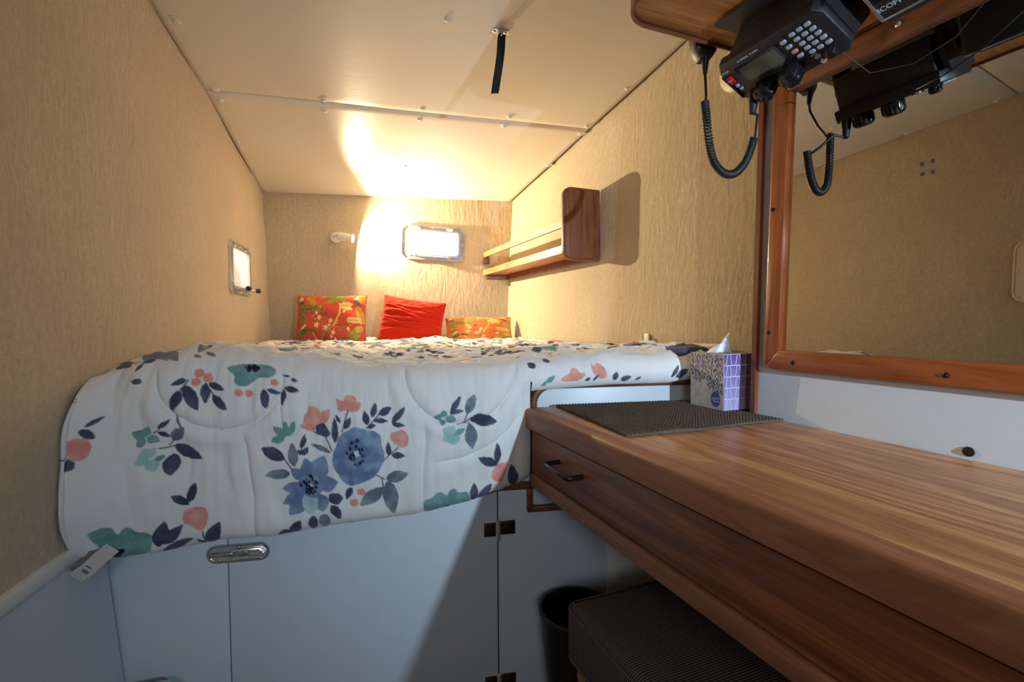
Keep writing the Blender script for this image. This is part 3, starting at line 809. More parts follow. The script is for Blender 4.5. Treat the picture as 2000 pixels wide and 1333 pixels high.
 ('L', 0.1751, 0.3398, 0.2003, 0.3393, 0.0055, 'n', 0),
 ('L', -0.485, 0.3506, -0.4688, 0.3074, 0.008, 'n', 0),
 ('L', -0.485, 0.355, -0.5155, 0.3333, 0.0088, 'n', 0),
 ('P', [(-0.4975, 0.3788), (-0.4939, 0.368), (-0.4796, 0.3615), (-0.4688, 0.3615), (-0.4544, 0.3615), (-0.449, 0.3745), (-0.4544, 0.3939), (-0.4616, 0.4113), (-0.4724, 0.4156), (-0.4832, 0.4004), (-0.4975, 0.3983)], 'c'),
 ('L', -0.4616, 0.45, -0.431, 0.3961, 0.0126, 'n', 0),
 ('S', -0.4652, 0.4156, -0.467, 0.4509, 0.0026, 'n', 0),
 ('L', -0.467, 0.4509, -0.4796, 0.4329, 0.0042, 'n', 0),
 ('P', [(-0.6468, 0.3528), (-0.6378, 0.3528), (-0.6252, 0.355), (-0.6162, 0.3615), (-0.6109, 0.3853), (-0.6001, 0.3745), (-0.5893, 0.3766), (-0.5821, 0.3918), (-0.5587, 0.3983), (-0.5569, 0.4242), (-0.5695, 0.4459), (-0.5947, 0.4453), (-0.6109, 0.4394), (-0.6252, 0.4307), (-0.6324, 0.4026), (-0.6414, 0.3766)], 't'),
 ('K', -0.6144, 0.4221, 0.0079, 0.0079),
 ('L', -0.5497, 0.4351, -0.5317, 0.3831, 0.0148, 'n', 0),
 ('L', -0.5407, 0.4329, -0.4993, 0.4004, 0.0118, 'n', 0),
 ('L', -0.5515, 0.4536, -0.4832, 0.4307, 0.0085, 'n', 0),
 ('P', [(-0.4526, 0.4485), (-0.431, 0.4458), (-0.404, 0.4445), (-0.3896, 0.4439), (-0.404, 0.4445), (-0.431, 0.4458)], 't'),
 ('P', [(-0.6144, -0.0264), (-0.6037, -0.033), (-0.5947, -0.0429), (-0.5551, 0.0346), (-0.5551, 0.0455), (-0.5677, 0.0455), (-0.5983, 0.0108)], 't'),
 ('L', -0.5911, -0.0462, -0.5263, 0.0541, 0.0274, 's', 0),
 ('B', -0.5263, 0.0108, 0.0115, 's'),
 ('L', -0.5767, -0.0528, -0.5695, -0.0628, 0.0048, 's', 0),
 ('L', -0.5461, 0.013, -0.5047, 0.0606, 0.0094, 's', 0),
 ('L', -0.5767, 0.039, -0.5515, 0.0498, 0.0075, 'n', 0),
 ('L', -0.5785, 0.0671, -0.5713, 0.0498, 0.0044, 'n', 0),
 ('L', -0.6342, 0.0108, -0.5947, 0.0563, 0.0135, 'n', 0),
 ('B', -0.5911, 0.039, 0.0089, 'c'),
 ('L', -0.4742, -0.0231, -0.476, 0.0368, 0.0109, 's', 0),
 ('L', -0.4814, 0.0455, -0.4652, 0.0519, 0.0036, 's', 0),
 ('L', -0.4616, 0.0368, -0.4364, 0.0498, 0.0039, 's', 0),
 ('P', [(0.3118, 0.0931), (0.3262, 0.0823), (0.3388, 0.0779), (0.3424, 0.0649), (0.3567, 0.0671), (0.3639, 0.0801), (0.3783, 0.0779), (0.3765, 0.0887), (0.3639, 0.0952), (0.3388, 0.0974)], 'c'),
 ('P', [(0.3927, 0.0541), (0.3981, 0.0649), (0.4089, 0.0563), (0.4197, 0.0628), (0.4305, 0.0801), (0.4341, 0.0909), (0.4233, 0.0974), (0.4035, 0.0887), (0.3909, 0.0758)], 'c'),
 ('L', 0.4503, 0.1017, 0.4593, 0.0823, 0.0069, 'n', 0),
 ('L', 0.4682, 0.1017, 0.4952, 0.0931, 0.0066, 'n', 0),
 ('L', 0.5078, 0.1017, 0.5222, 0.0952, 0.0029, 'n', 0),
 ('L', 0.3783, 0.0974, 0.3909, 0.0909, 0.0041, 'n', 0),
 ('L', 0.3963, 0.0974, 0.4143, 0.0866, 0.0036, 'n', 0),
 ('L', 0.256, 0.0584, 0.2398, 0.039, 0.0081, 'n', 0),
 ('L', 0.292, 0.0455, 0.2794, 0.0281, 0.0072, 'n', 0),
 ('L', 0.6301, 0.0455, 0.7039, -0.0661, 0.0361, 'n', 0),
 ('L', 0.6751, 0.0411, 0.7182, -0.0661, 0.0294, 'n', 0),
 ('L', 0.6859, 0.0346, 0.7092, -0.0264, 0.0212, 'n', 0),
 ('L', 0.7074, 0.0498, 0.7039, 0.0087, 0.0103, 'n', 0),
 ('L', 0.6013, 0.0996, 0.6229, 0.0714, 0.006, 'n', 0),
 ('L', 0.6157, 0.0996, 0.6481, 0.0866, 0.0092, 'n', 0),
 ('L', 0.2812, 0.0952, 0.3028, 0.0823, 0.0061, 'g', 0),
 ('L', 0.2704, 0.1017, 0.2848, 0.0931, 0.0041, 'g', 0),
]
PAL = dict(n=(64, 69, 92), s=(104, 112, 128), t=(136, 174, 170), l=(164, 204, 200), c=(232, 150, 136), b=(106, 126, 164), g=(104, 156, 146), k=(28, 32, 56), w=(240, 238, 234))
PALB = dict(n=(94, 97, 120), s=(142, 158, 166), t=(106, 152, 154), l=(190, 220, 214), c=(240, 176, 160), b=(142, 164, 190), g=(120, 172, 158), k=(40, 44, 70), w=(240, 238, 234))
class Painter:
    """paints soft-edged flat print into per-vertex colours; p, q are the flat cloth coordinates"""
    def __init__(s, p, q, bg, soft=.0012, wob=.0016, seed=3):
        s.p = p; s.q = q; s.soft = soft
        s.c = np.tile(np.array(srgb(*bg)), (len(p), 1))
        s.wp = p + wob * 2 * fbm(p * 110, q * 110, seed, 2); s.wq = q + wob * 2 * fbm(p * 110 + 40, q * 110, seed + 5, 2)
        s.tone = fbm(p * 55, q * 55, seed + 9, 3)
        s.order = np.argsort(q); s.qs = q[s.order]
    def near(s, p0, p1, q0, q1):
        i0, i1 = np.searchsorted(s.qs, [q0, q1]); k = s.order[i0:i1]
        return k[(s.p[k] >= p0) & (s.p[k] <= p1)]
    def put(s, k, al, ca, cb, t):
        ca = np.array(srgb(*ca)); cb = np.array(srgb(*cb))
        t = np.clip(t, 0, 1)[:, None]
        col = ca * (1 - t) + cb * t
        al = np.clip(al, 0, 1)[:, None]
        s.c[k] = s.c[k] * (1 - al) + col * al
    def leaf(s, p0, q0, p1, q1, hw, ca, cb, bend=0, fat=.85, vein=None):
        L = math.hypot(p1 - p0, q1 - q0)
        if L < 1e-4: return
        m = hw + L * .1 + .004
        k = s.near(min(p0, p1) - m, max(p0, p1) + m, min(q0, q1) - m, max(q0, q1) + m)
        if not len(k): return
        dx, dy = (p1 - p0) / L, (q1 - q0) / L
        x = s.wp[k] - p0; y = s.wq[k] - q0
        t = (x * dx + y * dy) / L; d = -x * dy + y * dx - bend * L * np.sin(math.pi * np.clip(t, 0, 1))
        tc = np.clip(t, 0, 1)
        w = hw * np.sin(math.pi * tc ** fat) ** .8
        al = (w - np.abs(d)) / s.soft + .5
        al = np.where((t > 0) & (t < 1), al, 0)
        s.put(k, al, ca, cb, tc * .75 + s.tone[k] * 2.0)
        if vein is not None:
            s.put(k, np.where((t > .05) & (t < .95), (.0008 - np.abs(d)) / s.soft + .4, 0) * .6, vein, vein, tc)
    def stem(s, p0, q0, p1, q1, w, ca):
        L = math.hypot(p1 - p0, q1 - q0); m = w + .006
        k = s.near(min(p0, p1) - m, max(p0, p1) + m, min(q0, q1) - m, max(q0, q1) + m)
        if not len(k) or L < 1e-4: return
        dx, dy = (p1 - p0) / L, (q1 - q0) / L
        x = s.wp[k] - p0; y = s.wq[k] - q0; t = np.clip((x * dx + y * dy) / L, 0, 1)
        d = np.hypot(x - t * L * dx, y - t * L * dy)
        s.put(k, (w / 2 - d) / s.soft + .5, ca, ca, t)
    def blob(s, p0, q0, rp, rq, ca, cb, petals=0, depth=.15):
        m = max(rp, rq) * 1.3 + .004
        k = s.near(p0 - m, p0 + m, q0 - m, q0 + m)
        if not len(k): return
        x = (s.wp[k] - p0) / rp; y = (s.wq[k] - q0) / rq; r = np.hypot(x, y); th = np.arctan2(y, x)
        e = 1 - (depth * np.abs(np.sin(th * petals / 2)) if petals else 0)
        s.put(k, (e - r) * min(rp, rq) / s.soft + .5, ca, cb, r * .5 + s.tone[k] * 2.0)
    def poly(s, pts, ca, cb):
        a = np.array(pts); m = .004
        for _ in range(2): a = np.stack([a * .75 + np.roll(a, -1, 0) * .25, a * .25 + np.roll(a, -1, 0) * .75], 1).reshape(-1, 2)
        k = s.near(a[:, 0].min() - m, a[:, 0].max() + m, a[:, 1].min() - m, a[:, 1].max() + m)
        if not len(k): return
        x = s.wp[k]; y = s.wq[k]; ins = np.zeros(len(k), bool); dist = np.full(len(k), 1e9); n = len(a)
        for i in range(n):
            x0, y0 = a[i]; x1, y1 = a[(i + 1) % n]
            cr = ((y0 > y) != (y1 > y)) & (x < (x1 - x0) * (y - y0) / (y1 - y0 + 1e-12) + x0); ins ^= cr
            l2 = (x1 - x0) ** 2 + (y1 - y0) ** 2 + 1e-12
            t = np.clip(((x - x0) * (x1 - x0) + (y - y0) * (y1 - y0)) / l2, 0, 1)
            dist = np.minimum(dist, np.hypot(x - x0 - t * (x1 - x0), y - y0 - t * (y1 - y0)))
        sd = np.where(ins, dist, -dist)
        c0 = a.mean(0); rr = np.abs(a - c0).max() + 1e-6
        s.put(k, sd / s.soft + .5, ca, cb, 0.25 + s.tone[k] * 3.2 + .40 * np.hypot(x - c0[0], y - c0[1]) / rr)
    def specks(s, p0, q0, rp, rq, rnd, ink=(24, 28, 52)):
        s.blob(p0 + rp * .15, q0, rp * .30, rq * .22, (226, 232, 236), (210, 222, 228))
        for _ in range(30):
            r = rnd.random() ** .6; t = rnd.random() * 6.283; b = .0016 + .0016 * rnd.random()
            s.blob(p0 + rp * r * math.cos(t), q0 + rq * r * math.sin(t), b, b * 1.5, ink, ink)
def print_motif(P, m):
    k = m[0]
    if k == 'L': P.leaf(m[1], m[2], m[3], m[4], m[5] * 1.06, PAL[m[6]], PALB[m[6]], m[7])
    elif k == 'S': P.stem(m[1], m[2], m[3], m[4], m[5], PAL[m[6]])
    elif k == 'P': P.poly(m[1], PAL[m[2]], PALB[m[2]])
    elif k == 'B': P.blob(m[1], m[2], m[3], m[3], PAL[m[4]], PALB[m[4]], 5, .12)
    elif k == 'K': P.specks(m[1], m[2], m[3], m[4], random.Random(int(m[1] * 1e4)))

def set_print(me, cols):
    at = me.color_attributes.new('print', 'FLOAT_COLOR', 'POINT')
    rgba = np.ones((len(cols), 4), np.float32); rgba[:, :3] = cols
    at.data.foreach_set('color', rgba.ravel())

def grid_mesh(name, co, faces, mat, par=None, base=None):
    """co (n,3) world points, faces (m,4) int array"""
    co = np.array(co, float); co[:, 2] += H
    me = bpy.data.meshes.new(name); o = bpy.data.objects.new(name, me); COL.objects.link(o)
    if par is not None:
        o.parent = par; m = np.array(origin_of(par).inverted()); co = co @ m[:3, :3].T + m[:3, 3]
    elif base is not None:
        b = np.array([base[0], base[1], base[2] + H]); o.location = b; co = co - b
    nf = len(faces)
    me.vertices.add(len(co)); me.vertices.foreach_set('co', co.astype(np.float32).ravel())
    me.loops.add(nf * 4); me.loops.foreach_set('vertex_index', faces.astype(np.int32).ravel())
    me.polygons.add(nf); me.polygons.foreach_set('loop_start', np.arange(0, nf * 4, 4, dtype=np.int32))
    me.update(calc_edges=True); me.validate()
    me.shade_smooth()
    if mat is not None: me.materials.append(mat)
    return o

def build_duvet():
    Pg, U0, S, keep = duvet_grid()
    r, c = U0.shape
    Wp = Pg[..., 0, None] * T + Pg[..., 1, None] * N + Pg[..., 2, None] * Z
    wl = wall_left_x(Wp[..., 1], Wp[..., 2]) + .009
    wr_ = wall_right_x(Wp[..., 1], Wp[..., 2]) - .008
    Wp[..., 0] = np.clip(Wp[..., 0], wl, wr_)
    idx = np.arange(r * c).reshape(r, c)
    qk = keep[:-1, :-1] & keep[1:, :-1] & keep[:-1, 1:] & keep[1:, 1:]
    # the hanging part and the part on the rail are cut apart at the right edge
    jc = int(round((U_EDGE - DU0) / (DU1 - DU0) * (c - 1)))
    cut = np.zeros_like(qk); cut[:, jc - 1:jc + 1] = True
    qk &= ~(cut & (S[:-1, :-1] > .09))
    F = np.stack([idx[:-1, :-1], idx[:-1, 1:], idx[1:, 1:], idx[1:, :-1]], -1)[qk]
    used = np.unique(F); remap = -np.ones(r * c, np.int64); remap[used] = np.arange(len(used))
    F = remap[F]
    p = U0.ravel()[used]; q = S.ravel()[used]
    P = Painter(p, q, (240, 238, 235))
    rnd = random.Random(7)
    # the repeat carries on over the top of the bunk
    for (kp, kq) in [(a, b) for b in np.arange(-1.40, -.03, .125) for a in np.arange(DU0, DU1, .15)]:
        x = kp + rnd.uniform(-.05, .05); y = kq + rnd.uniform(-.04, .04)
        if y > -.10 and -.62 < x < .30: y -= .10
        kind = rnd.choice('bctnsnctb'); a0 = rnd.random() * 6.28
        if kind in 'bt':
            R_ = rnd.uniform(.035, .055)
            P.blob(x, y, R_, R_ * 1.1, PAL[kind], PALB[kind], 6, .2); P.specks(x, y, R_ * .35, R_ * .4, rnd)
        elif kind == 'c':
            for _ in range(2): P.blob(x + rnd.uniform(-.03, .03), y + rnd.uniform(-.03, .03), .026, .026, PAL['c'], PALB['c'], 5, .2)
        for j in range(rnd.randint(3, 5)):
            t = a0 + j * 1.2 + rnd.uniform(-.3, .3); r0 = .035 if kind in 'btc' else .008; L = rnd.uniform(.045, .07)
            cc = rnd.choice('nnns')
            P.leaf(x + r0 * math.cos(t), y + r0 * math.sin(t), x + (r0 + L) * math.cos(t), y + (r0 + L) * math.sin(t), L * .19, PAL[cc], PALB[cc])
    # clear cloth under the front design, then the design itself
    for m in MOTIFS: print_motif(P, m)
    base = B.pt(.0, 1.9, -.19)
    o = grid_mesh('floral_comforter', Wp.reshape(-1, 3)[used], F, M['duvet'], base=base)
    set_print(o.data, P.c)
    # quilt thickness: a turned-under hem all round
    sd = o.modifiers.new('quilt', 'SOLIDIFY'); sd.thickness = .006; sd.offset = 0
    tag(o, 'white quilted comforter printed with blue, coral and teal watercolour flowers', 'comforter')
    return o
duvet = build_duvet()
def ribbon(name, pts, wdir, w, mat, par, th=.0008):
    pts = [np.array(p, float) for p in pts]; wd = np.array(wdir, float); g = G(); rings = []
    for i, p in enumerate(pts):
        d = _n(pts[min(i + 1, len(pts) - 1)] - pts[max(i - 1, 0)]); nn = _n(np.cross(d, wd))
        rings.append([p - wd * w / 2 - nn * th, p + wd * w / 2 - nn * th, p + wd * w / 2 + nn * th, p - wd * w / 2 + nn * th])
    g.sweep(rings); return g.build(name, mat, par, 60)
_wd = _n(T * .78 + Z * -.62)
tgw = ribbon('care_tag', [B.pt(-.612, 1.062, -.440), B.pt(-.626, 1.045, -.452), B.pt(-.638, 1.036, -.466), B.pt(-.659, 1.030, -.480)], _wd, .028, M['tag_w'], duvet)
tag(tgw, 'white printed care tag')
ribbon('care_tag', [B.pt(-.636, 1.065, -.434), B.pt(-.643, 1.050, -.452), B.pt(-.650, 1.040, -.462), B.pt(-.664, 1.036, -.470)], _wd, .020, M['tag_g'], duvet)
_tf = Fr(B.pt(-.643, 1.0325, -.470), _wd, _n(T * .62 + Z * .78), -N)
for _k, _s in ((-.009, .009), (-.002, .013), (.001, .013), (.010, .012)):
    G().box((-_s / 2, _k - .0006, -.0002), (_s / 2, _k + .0006, .0003), 0, _tf).build('print_line', M['black'], tgw, 0)
# ------------------------------------------------------------------ leeboard trim of the bunk (brown, rounded corner)
def yb(x): return 1.182 - .213 * x                # line of the bunk front bulkhead
lb = G()
_path = [(.80, -.147)] + [(.305 - .055 * math.sin(t), -.147 - .055 * (1 - math.cos(t))) for t in np.linspace(0, math.pi / 2, 9)] + [(.250, -.400)]
_rings = []
for i, (u, z) in enumerate(_path):
    a = np.array(_path[max(i - 1, 0)]); b = np.array(_path[min(i + 1, len(_path) - 1)]); d = _n(b - a); nn = np.array([-d[1], d[0]])   # inward = towards the panel
    q = []
    for (o_, v) in ((.0035, 1.146), (0, 1.150), (0, 1.178), (-.002, 1.180), (.016, 1.180), (.0175, 1.178), (.0175, 1.150), (.014, 1.146)):
        p = np.array([u, z]) + nn * o_
        q.append(B.pt(p[0], v, p[1]))
    _rings.append(q)
lb.sweep(_rings)
tag(lb.build('trim_3', M['teak_rail'], smooth=50), 'brown wooden cap rail with rounded corner at the bunk end of the desk', 'trim', kind='structure')
sl = G().box((.02, 1.150, -.412), (.262, 1.176, -.392), .003, B).build('trim_4', M['teak_rail'])
tag(sl, 'dark brown sill under the right end of the comforter', 'trim', kind='structure')

# ------------------------------------------------------------------ desk
desk = thing('desk', (.68, .4, -H), 'brown teak desk with rounded nosing and long shallow drawer along the right side', 'desk')
XF = .468
_dp = [(.485, 1.050), (.885, .968), (1.000, .944), (1.000, .782), (.883, .780), (.883, -.60), (.485, -.60)]
G().prism(_dp, -.232, -.2052, W, (0, 1, 2)).build('desk_top', M['teak'], desk, 30)
# rounded nosing
_np = [(.4565, -.214), (.4575, -.208), (.462, -.2045), (.468, -.2035), (.486, -.2035), (.4865, -.251), (.462, -.2515), (.4575, -.249), (.4565, -.244)]
G().sweep([[(x, y, z) for x, z in _np] for y in (1.036, .6, .2, -.60)]).build('nosing', M['teak_edge'], desk, 45)
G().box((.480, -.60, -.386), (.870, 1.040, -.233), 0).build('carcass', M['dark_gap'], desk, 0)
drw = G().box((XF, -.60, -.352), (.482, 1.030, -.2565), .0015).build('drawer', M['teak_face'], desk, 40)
G().tube([(XF + .002, .797, -.297), (XF - .028, .7985, -.2975), (XF - .033, .803, -.2975), (XF - .033, .887, -.2945), (XF - .028, .8915, -.294), (XF + .002, .893, -.2935)], .0052, 10).build('handle', M['handle'], drw, 60)
G().box((XF - .003, -.60, -.388), (.492, 1.032, -.3565), .003).build('lower_rail', M['teak_edge'], desk, 40)
G().box((.484, 1.034, -.390), (.508, 1.052, -.2515), .002).build('end_post', M['teak_rail'], desk, 40)
# hanging bracket below the far end
br = G()
br.box((.240, 1.134, -.462), (.2535, 1.150, -.405), .002, B)
br.box((.240, 1.134, -.464), (.420, 1.150, -.450), .002, B)
br.build('bracket', M['teak_rail'], desk, 40)

# ------------------------------------------------------------------ woven grip mat on the far end of the desk
def build_mat():
    c = [np.array(p) for p in ((.538, 1.040), (.878, .967), (.880, .700), (.507, .706))]
    nx, ny = 380, 300; s, t = np.meshgrid(np.linspace(0, 1, nx), np.linspace(0, 1, ny))
    p = c[0] * ((1 - s) * (1 - t))[..., None] + c[1] * (s * (1 - t))[..., None] + c[2] * (s * t)[..., None] + c[3] * ((1 - s) * t)[..., None]
    e = np.minimum(t, 1 - t)
    y_w = .004 * np.sin(s * 9 + 1) * (t > .5)
    # square-knobbed weave: ribs along the desk with cross breaks
    h = .0032 * np.abs(np.sin(p[..., 0] * math.pi / .0082)) * (.45 + .55 * np.abs(np.sin(p[..., 1] * math.pi / .0082)))
    lift = .004 * np.exp(-((s - .02) ** 2 + (t - .55) ** 2) / .02) + .003 * np.exp(-((s - .3) ** 2 + (t - 1) ** 2) / .01)
    z = -.2035 + .0012 + h + lift
    top = np.stack([p[..., 0], p[..., 1] + y_w, z], -1).reshape(-1, 3)
    idx = np.arange(nx * ny).reshape(ny, nx)
    F = np.stack([idx[:-1, :-1], idx[:-1, 1:], idx[1:, 1:], idx[1:, :-1]], -1).reshape(-1, 4)
    # rim
    loop = np.concatenate([idx[0, :-1], idx[:-1, -1], idx[-1, :0:-1], idx[:0:-1, 0]])
    low = top[loop].copy(); low[:, 2] = -.2045
    n0 = len(top); k = np.arange(len(loop)); k2 = np.roll(k, -1)
    Fr_ = np.stack([loop, n0 + k, n0 + k2, loop[k2]], -1)
    o = grid_mesh('grip_mat', np.concatenate([top, low]), np.concatenate([F, Fr_]), M['mat'], base=(.7, .86, -.205))
    tag(o, 'dark brown woven non-slip mat under the tissue box', 'mat')
build_mat()

# ------------------------------------------------------------------ tissue box
def printed_face(name, fr, w, h, nx, ny, fn, mat, par):
    x, y = np.meshgrid(np.linspace(0, w, nx), np.linspace(0, h, ny))
    co = fr.pts(np.stack([x, y, np.zeros_like(x)], -1).reshape(-1, 3))
    idx = np.arange(nx * ny).reshape(ny, nx)
    F = np.stack([idx[:-1, :-1], idx[:-1, 1:], idx[1:, 1:], idx[1:, :-1]], -1).reshape(-1, 4)
    o = grid_mesh(name, co, F, mat, par)
    set_print(o.data, fn(x.ravel(), y.ravel()))
    return o
tb = thing('tissue_box', (.888, .865, -.2005), 'upright tissue box with purple trapezoid side and leaf-speckled front', 'tissue box')
bx0, bx1, by0, by1, bz0, bz1 = .838, .938, .812, .915, -.2000, -.0740
G().box((bx0 + .0006, by0 + .0006, bz0), (bx1 - .0006, by1, bz1 - .0006), .0008).build('carton', M['tissue'], tb, 0)
def face_leaf(x, y):          # x from the far edge to the near edge, y up
    wd = by1 - by0; ht = bz1 - bz0
    P = Painter(x, y, (196, 186, 170), .0006, .0003, 12)
    st = .93 + .12 * vnoise(x * 900, y * 8, 3); P.c *= st[:, None]
    rnd = random.Random(4)
    for j in range(17):
        for i in range(15):
            px_ = (i + .5 * (j % 2) + rnd.uniform(-.25, .25)) * wd / 14; py_ = ht - .004 - j * .0052 + rnd.uniform(-.0018, .0018)
            lim = ht * (.56 - .38 * max(px_ / wd, 0) ** .8)
            if py_ < lim + rnd.uniform(0, .012): continue
            cc = rnd.choice([(58, 52, 96), (74, 66, 112), (92, 84, 120), (52, 52, 92), (122, 84, 120), (134, 132, 150)])
            a = rnd.uniform(-.35, .35)
            P.blob(px_, py_, .0019, .0034, cc, cc)
    for _ in range(26):
        a, b = rnd.random() * wd * .55, rnd.random() * ht * .5
        P.blob(a, b, .004, .006, (210, 202, 188), (204, 196, 182))
    P.blob(wd * .76, .0225, .0142, .0178, (76, 78, 158), (70, 72, 150))
    P.poly([(wd * .765 - .009, .018), (wd * .765, .0165), (wd * .765 + .011, .0175), (wd * .765 + .011, .019), (wd * .765, .018), (wd * .765 - .009, .0195)], (228, 230, 240), (228, 230, 240))
    P.poly([(wd - .0035, 0), (wd, 0), (wd, ht), (wd - .0035, ht)], (216, 214, 212), (212, 210, 208))
    return P.c
fl_fr = Fr((bx0, by1, bz0), (0, -1, 0), (0, 0, 1), (-1, 0, 0))
printed_face('leaf_side', fl_fr, by1 - by0, bz1 - bz0, 150, 180, face_leaf, M['card'], tb)
def face_trap(x, y):
    wd = bx1 - bx0; ht = bz1 - bz0; rows = 5
    P = Painter(x, y, (150, 130, 190), .0006, .0001, 14)
    t = y / ht; a = np.array(srgb(104, 72, 146)); b = np.array(srgb(176, 168, 214))
    P.c = a * t[:, None] + b * (1 - t[:, None])
    P.c *= (.93 + .14 * vnoise(np.floor(x / wd * 6), np.floor(t * rows), 9))[:, None]
    for r in range(rows):
        y0, y1 = r * ht / rows, (r + 1) * ht / rows
        P.stem(0, y1, wd, y1, .0022, (206, 200, 222))
        for i in range(4):
            cx = (i + .5) * wd / 3.6
            P.stem(cx - .0085, y0, cx - .0035, y1, .0018, (206, 200, 222)); P.stem(cx + .0085, y0, cx + .0035, y1, .0018, (206, 200, 222))
    return P.c
printed_face('trapezoid_side', Fr((bx0, by0, bz0), (1, 0, 0), (0, 0, 1), (0, -1, 0)), bx1 - bx0, bz1 - bz0, 150, 180, face_trap, M['card'], tb)
def face_top(x, y):
    P = Painter(x, y, (190, 180, 176), .0006, .0003, 15); rnd = random.Random(9)
    for _ in range(150):
        cc = rnd.choice([(58, 52, 96), (74, 66, 112), (122, 84, 120)]); P.blob(rnd.random() * .1, rnd.random() * .103, .002, .0034, cc, cc)
    P.blob(.05, .0515, .034, .018, (60, 56, 60), (60, 56, 60)); return P.c
printed_face('top_panel', Fr((bx0, by0, bz1), (1, 0, 0), (0, 1, 0), (0, 0, 1)), bx1 - bx0, by1 - by0, 90, 90, face_top, M['card'], tb)
_c = fl_fr.pt((by1 - by0) * .765, .0245, .0003)
text_mesh('Kleenex', .0072, Fr(_c, (0, -.985, .17), (0, .17, .985), (-1, 0, 0)), M['print_white'], tb, 'brand_lettering', .0002)
# the sheet pulled out of the slot
def build_tissue():
    n, m = 40, 30; v = []
    for i in range(n):
        t = i / (n - 1)
        for j in range(m):
            s = j / (m - 1) * 2 - 1
            wdt = .034 * (1 - t ** 1.6) ** .8 * (1 - .25 * t) + .0015
            x = .884 + .004 * t + .016 * t * t + s * wdt * .80 + .004 * math.sin(s * 5 + t * 3) * (1 - t)
            y = .868 - .004 * t - s * wdt * .30 + .010 * math.sin(s * 6 + 1.0 + 1.5 * t) * (1 - .5 * t)
            z = bz1 - .002 + .046 * t + .004 * s * t - .012 * s * s * t + .002 * math.sin(s * 9) * t
            v.append((x, y, z))
    f = [(i * m + j, i * m + j + 1, (i + 1) * m + j + 1, (i + 1) * m + j) for i in range(n - 1) for j in range(m - 1)]
    o = mk('tissue_sheet', v, f, M['tissue'], tb, 80)
    md = o.modifiers.new('thickness', 'SOLIDIFY'); md.thickness = .0006
build_tissue()

# ------------------------------------------------------------------ mirror
mirror = thing('mirror', (mwx(.2), .2, -.10), 'large wall mirror in a varnished wooden frame with rounded corners above the desk', 'mirror')
def mp(y, z, d): return (mwx(z) - d, y, z)
class MF:                         # frame on the leaning panel: (y, z, distance off the panel)
    @staticmethod
    def pts(v): return np.array([mp(a, b, c) for a, b, c in v])
YO, YI, ZO, ZI, ZTI, ZTO, YN = .742, .707, -.099, -.060, .462, .500, -.56
R_ = .022
arc = [(YO - R_ + R_ * math.cos(t), ZO + R_ + R_ * math.sin(t)) for t in np.linspace(0, -math.pi / 2, 9)]
def rail(poly, mat):
    return G().prism(poly, .0, .018, MF, (0, 1, 2), b=.003).build('frame_rail', mat, mirror, 40)
rail([(YO, ZTO), (YO, ZO + R_)] + arc[1:5] + [(YI, ZI), (YI, ZTI)], M['varnish_v'])
rail(arc[4:] + [(YN, ZO), (YN + .035, ZI), (YI, ZI)], M['varnish'])
rail([(YO, ZTO), (YI, ZTI), (YN + .035, ZTI), (YN, ZTO)], M['teak_face'])  # top rail: darker wood colour stands in for shade under the radios
rail([(YN, ZO), (YN, ZTO), (YN + .035, ZTI), (YN + .035, ZI)], M['varnish_v'])
G().prism([(YI + .004, ZI - .004), (YI + .004, ZTI + .004), (YN + .03, ZTI + .004), (YN + .03, ZI - .004)], .002, .006, MF, (0, 1, 2)).build('glass', M['mirror'], mirror, 0)
for (y, z) in ((.733, .230), (.731, -.024), (.674, -.083), (.423, -.083), (.17, -.083), (.511, .484), (.30, .484)):
    G().lathe(mp(y, z, .017), mp(y, z, .0205), [(0, .0048), (.5, .0045), (.8, .0028), (1, .0022)], 12).build('screw', M['black_gloss'] if z < .4 else M['chrome'], mirror)
for (y, z) in ((.473, .247), (.459, .248), (.472, .231), (.458, .2305)):
    G().lathe(mp(y, z, .006), mp(y, z, .0078), [(0, .0034), (.7, .0031), (1, .002)], 12).build('bumper', M['bumper'], mirror)

# ------------------------------------------------------------------ book shelf on the right wall
sh = thing('wall_shelf', (1.0, 2.0, .23), 'varnished wooden wall shelf with fiddle rail and rounded end panel', 'shelf')
ep = rrect(.858, .232, 1.017, .503, (.004, .036, .036, .004), 8)
G().prism(ep, 1.600, 1.616, W, (0, 2, 1), b=.003).build('end_panel', M['shelf_v'], sh, 40)
G().ring(rrect(.8595, .2335, 1.0165, .5015, (.004, .035, .035, .004), 8), rrect(.868, .242, 1.0165, .493, (.003, .028, .028, .003), 8), 1.5992, 1.601, W, (0, 2, 1)).build('end_border', M['teak_rail'], sh, 40)
def yback(x): return (2.664 - .208 * x) / .978
def skew(x0, x1, z0, z1, y0, name, mat, par, back=0.0):
    v = [(x0, y0, z0), (x1, y0, z0), (x1, y0, z1), (x0, y0, z1), (x0, yback(x0) - back, z0), (x1, yback(x1) - back, z0), (x1, yback(x1) - back, z1), (x0, yback(x0) - back, z1)]
    return G().add(v, [(3, 2, 1, 0), (4, 5, 6, 7), (0, 1, 5, 4), (1, 2, 6, 5), (2, 3, 7, 6), (3, 0, 4, 7)]).build(name, mat, par, 0)
skew(.874, 1.008, .262, .276, 1.616, 'shelf_board', M['shelf_y'], sh)
skew(.862, .875, .258, .287, 1.616, 'front_lip', M['shelf_y'], sh)
skew(.864, .874, .355, .383, 1.616, 'fiddle_rail', M['shelf_y'], sh, .012)
skew(.985, 1.008, .236, .262, 1.616, 'wall_cleat', M['teak_rail'], sh)
G().box((.335, 2.640, .236), (.455, 2.662, .262), .002, B).build('back_cleat', M['teak_rail'], sh, 30)
bk = G().box((.318, 2.652, .322), (.352, 2.668, .374), .002, B)
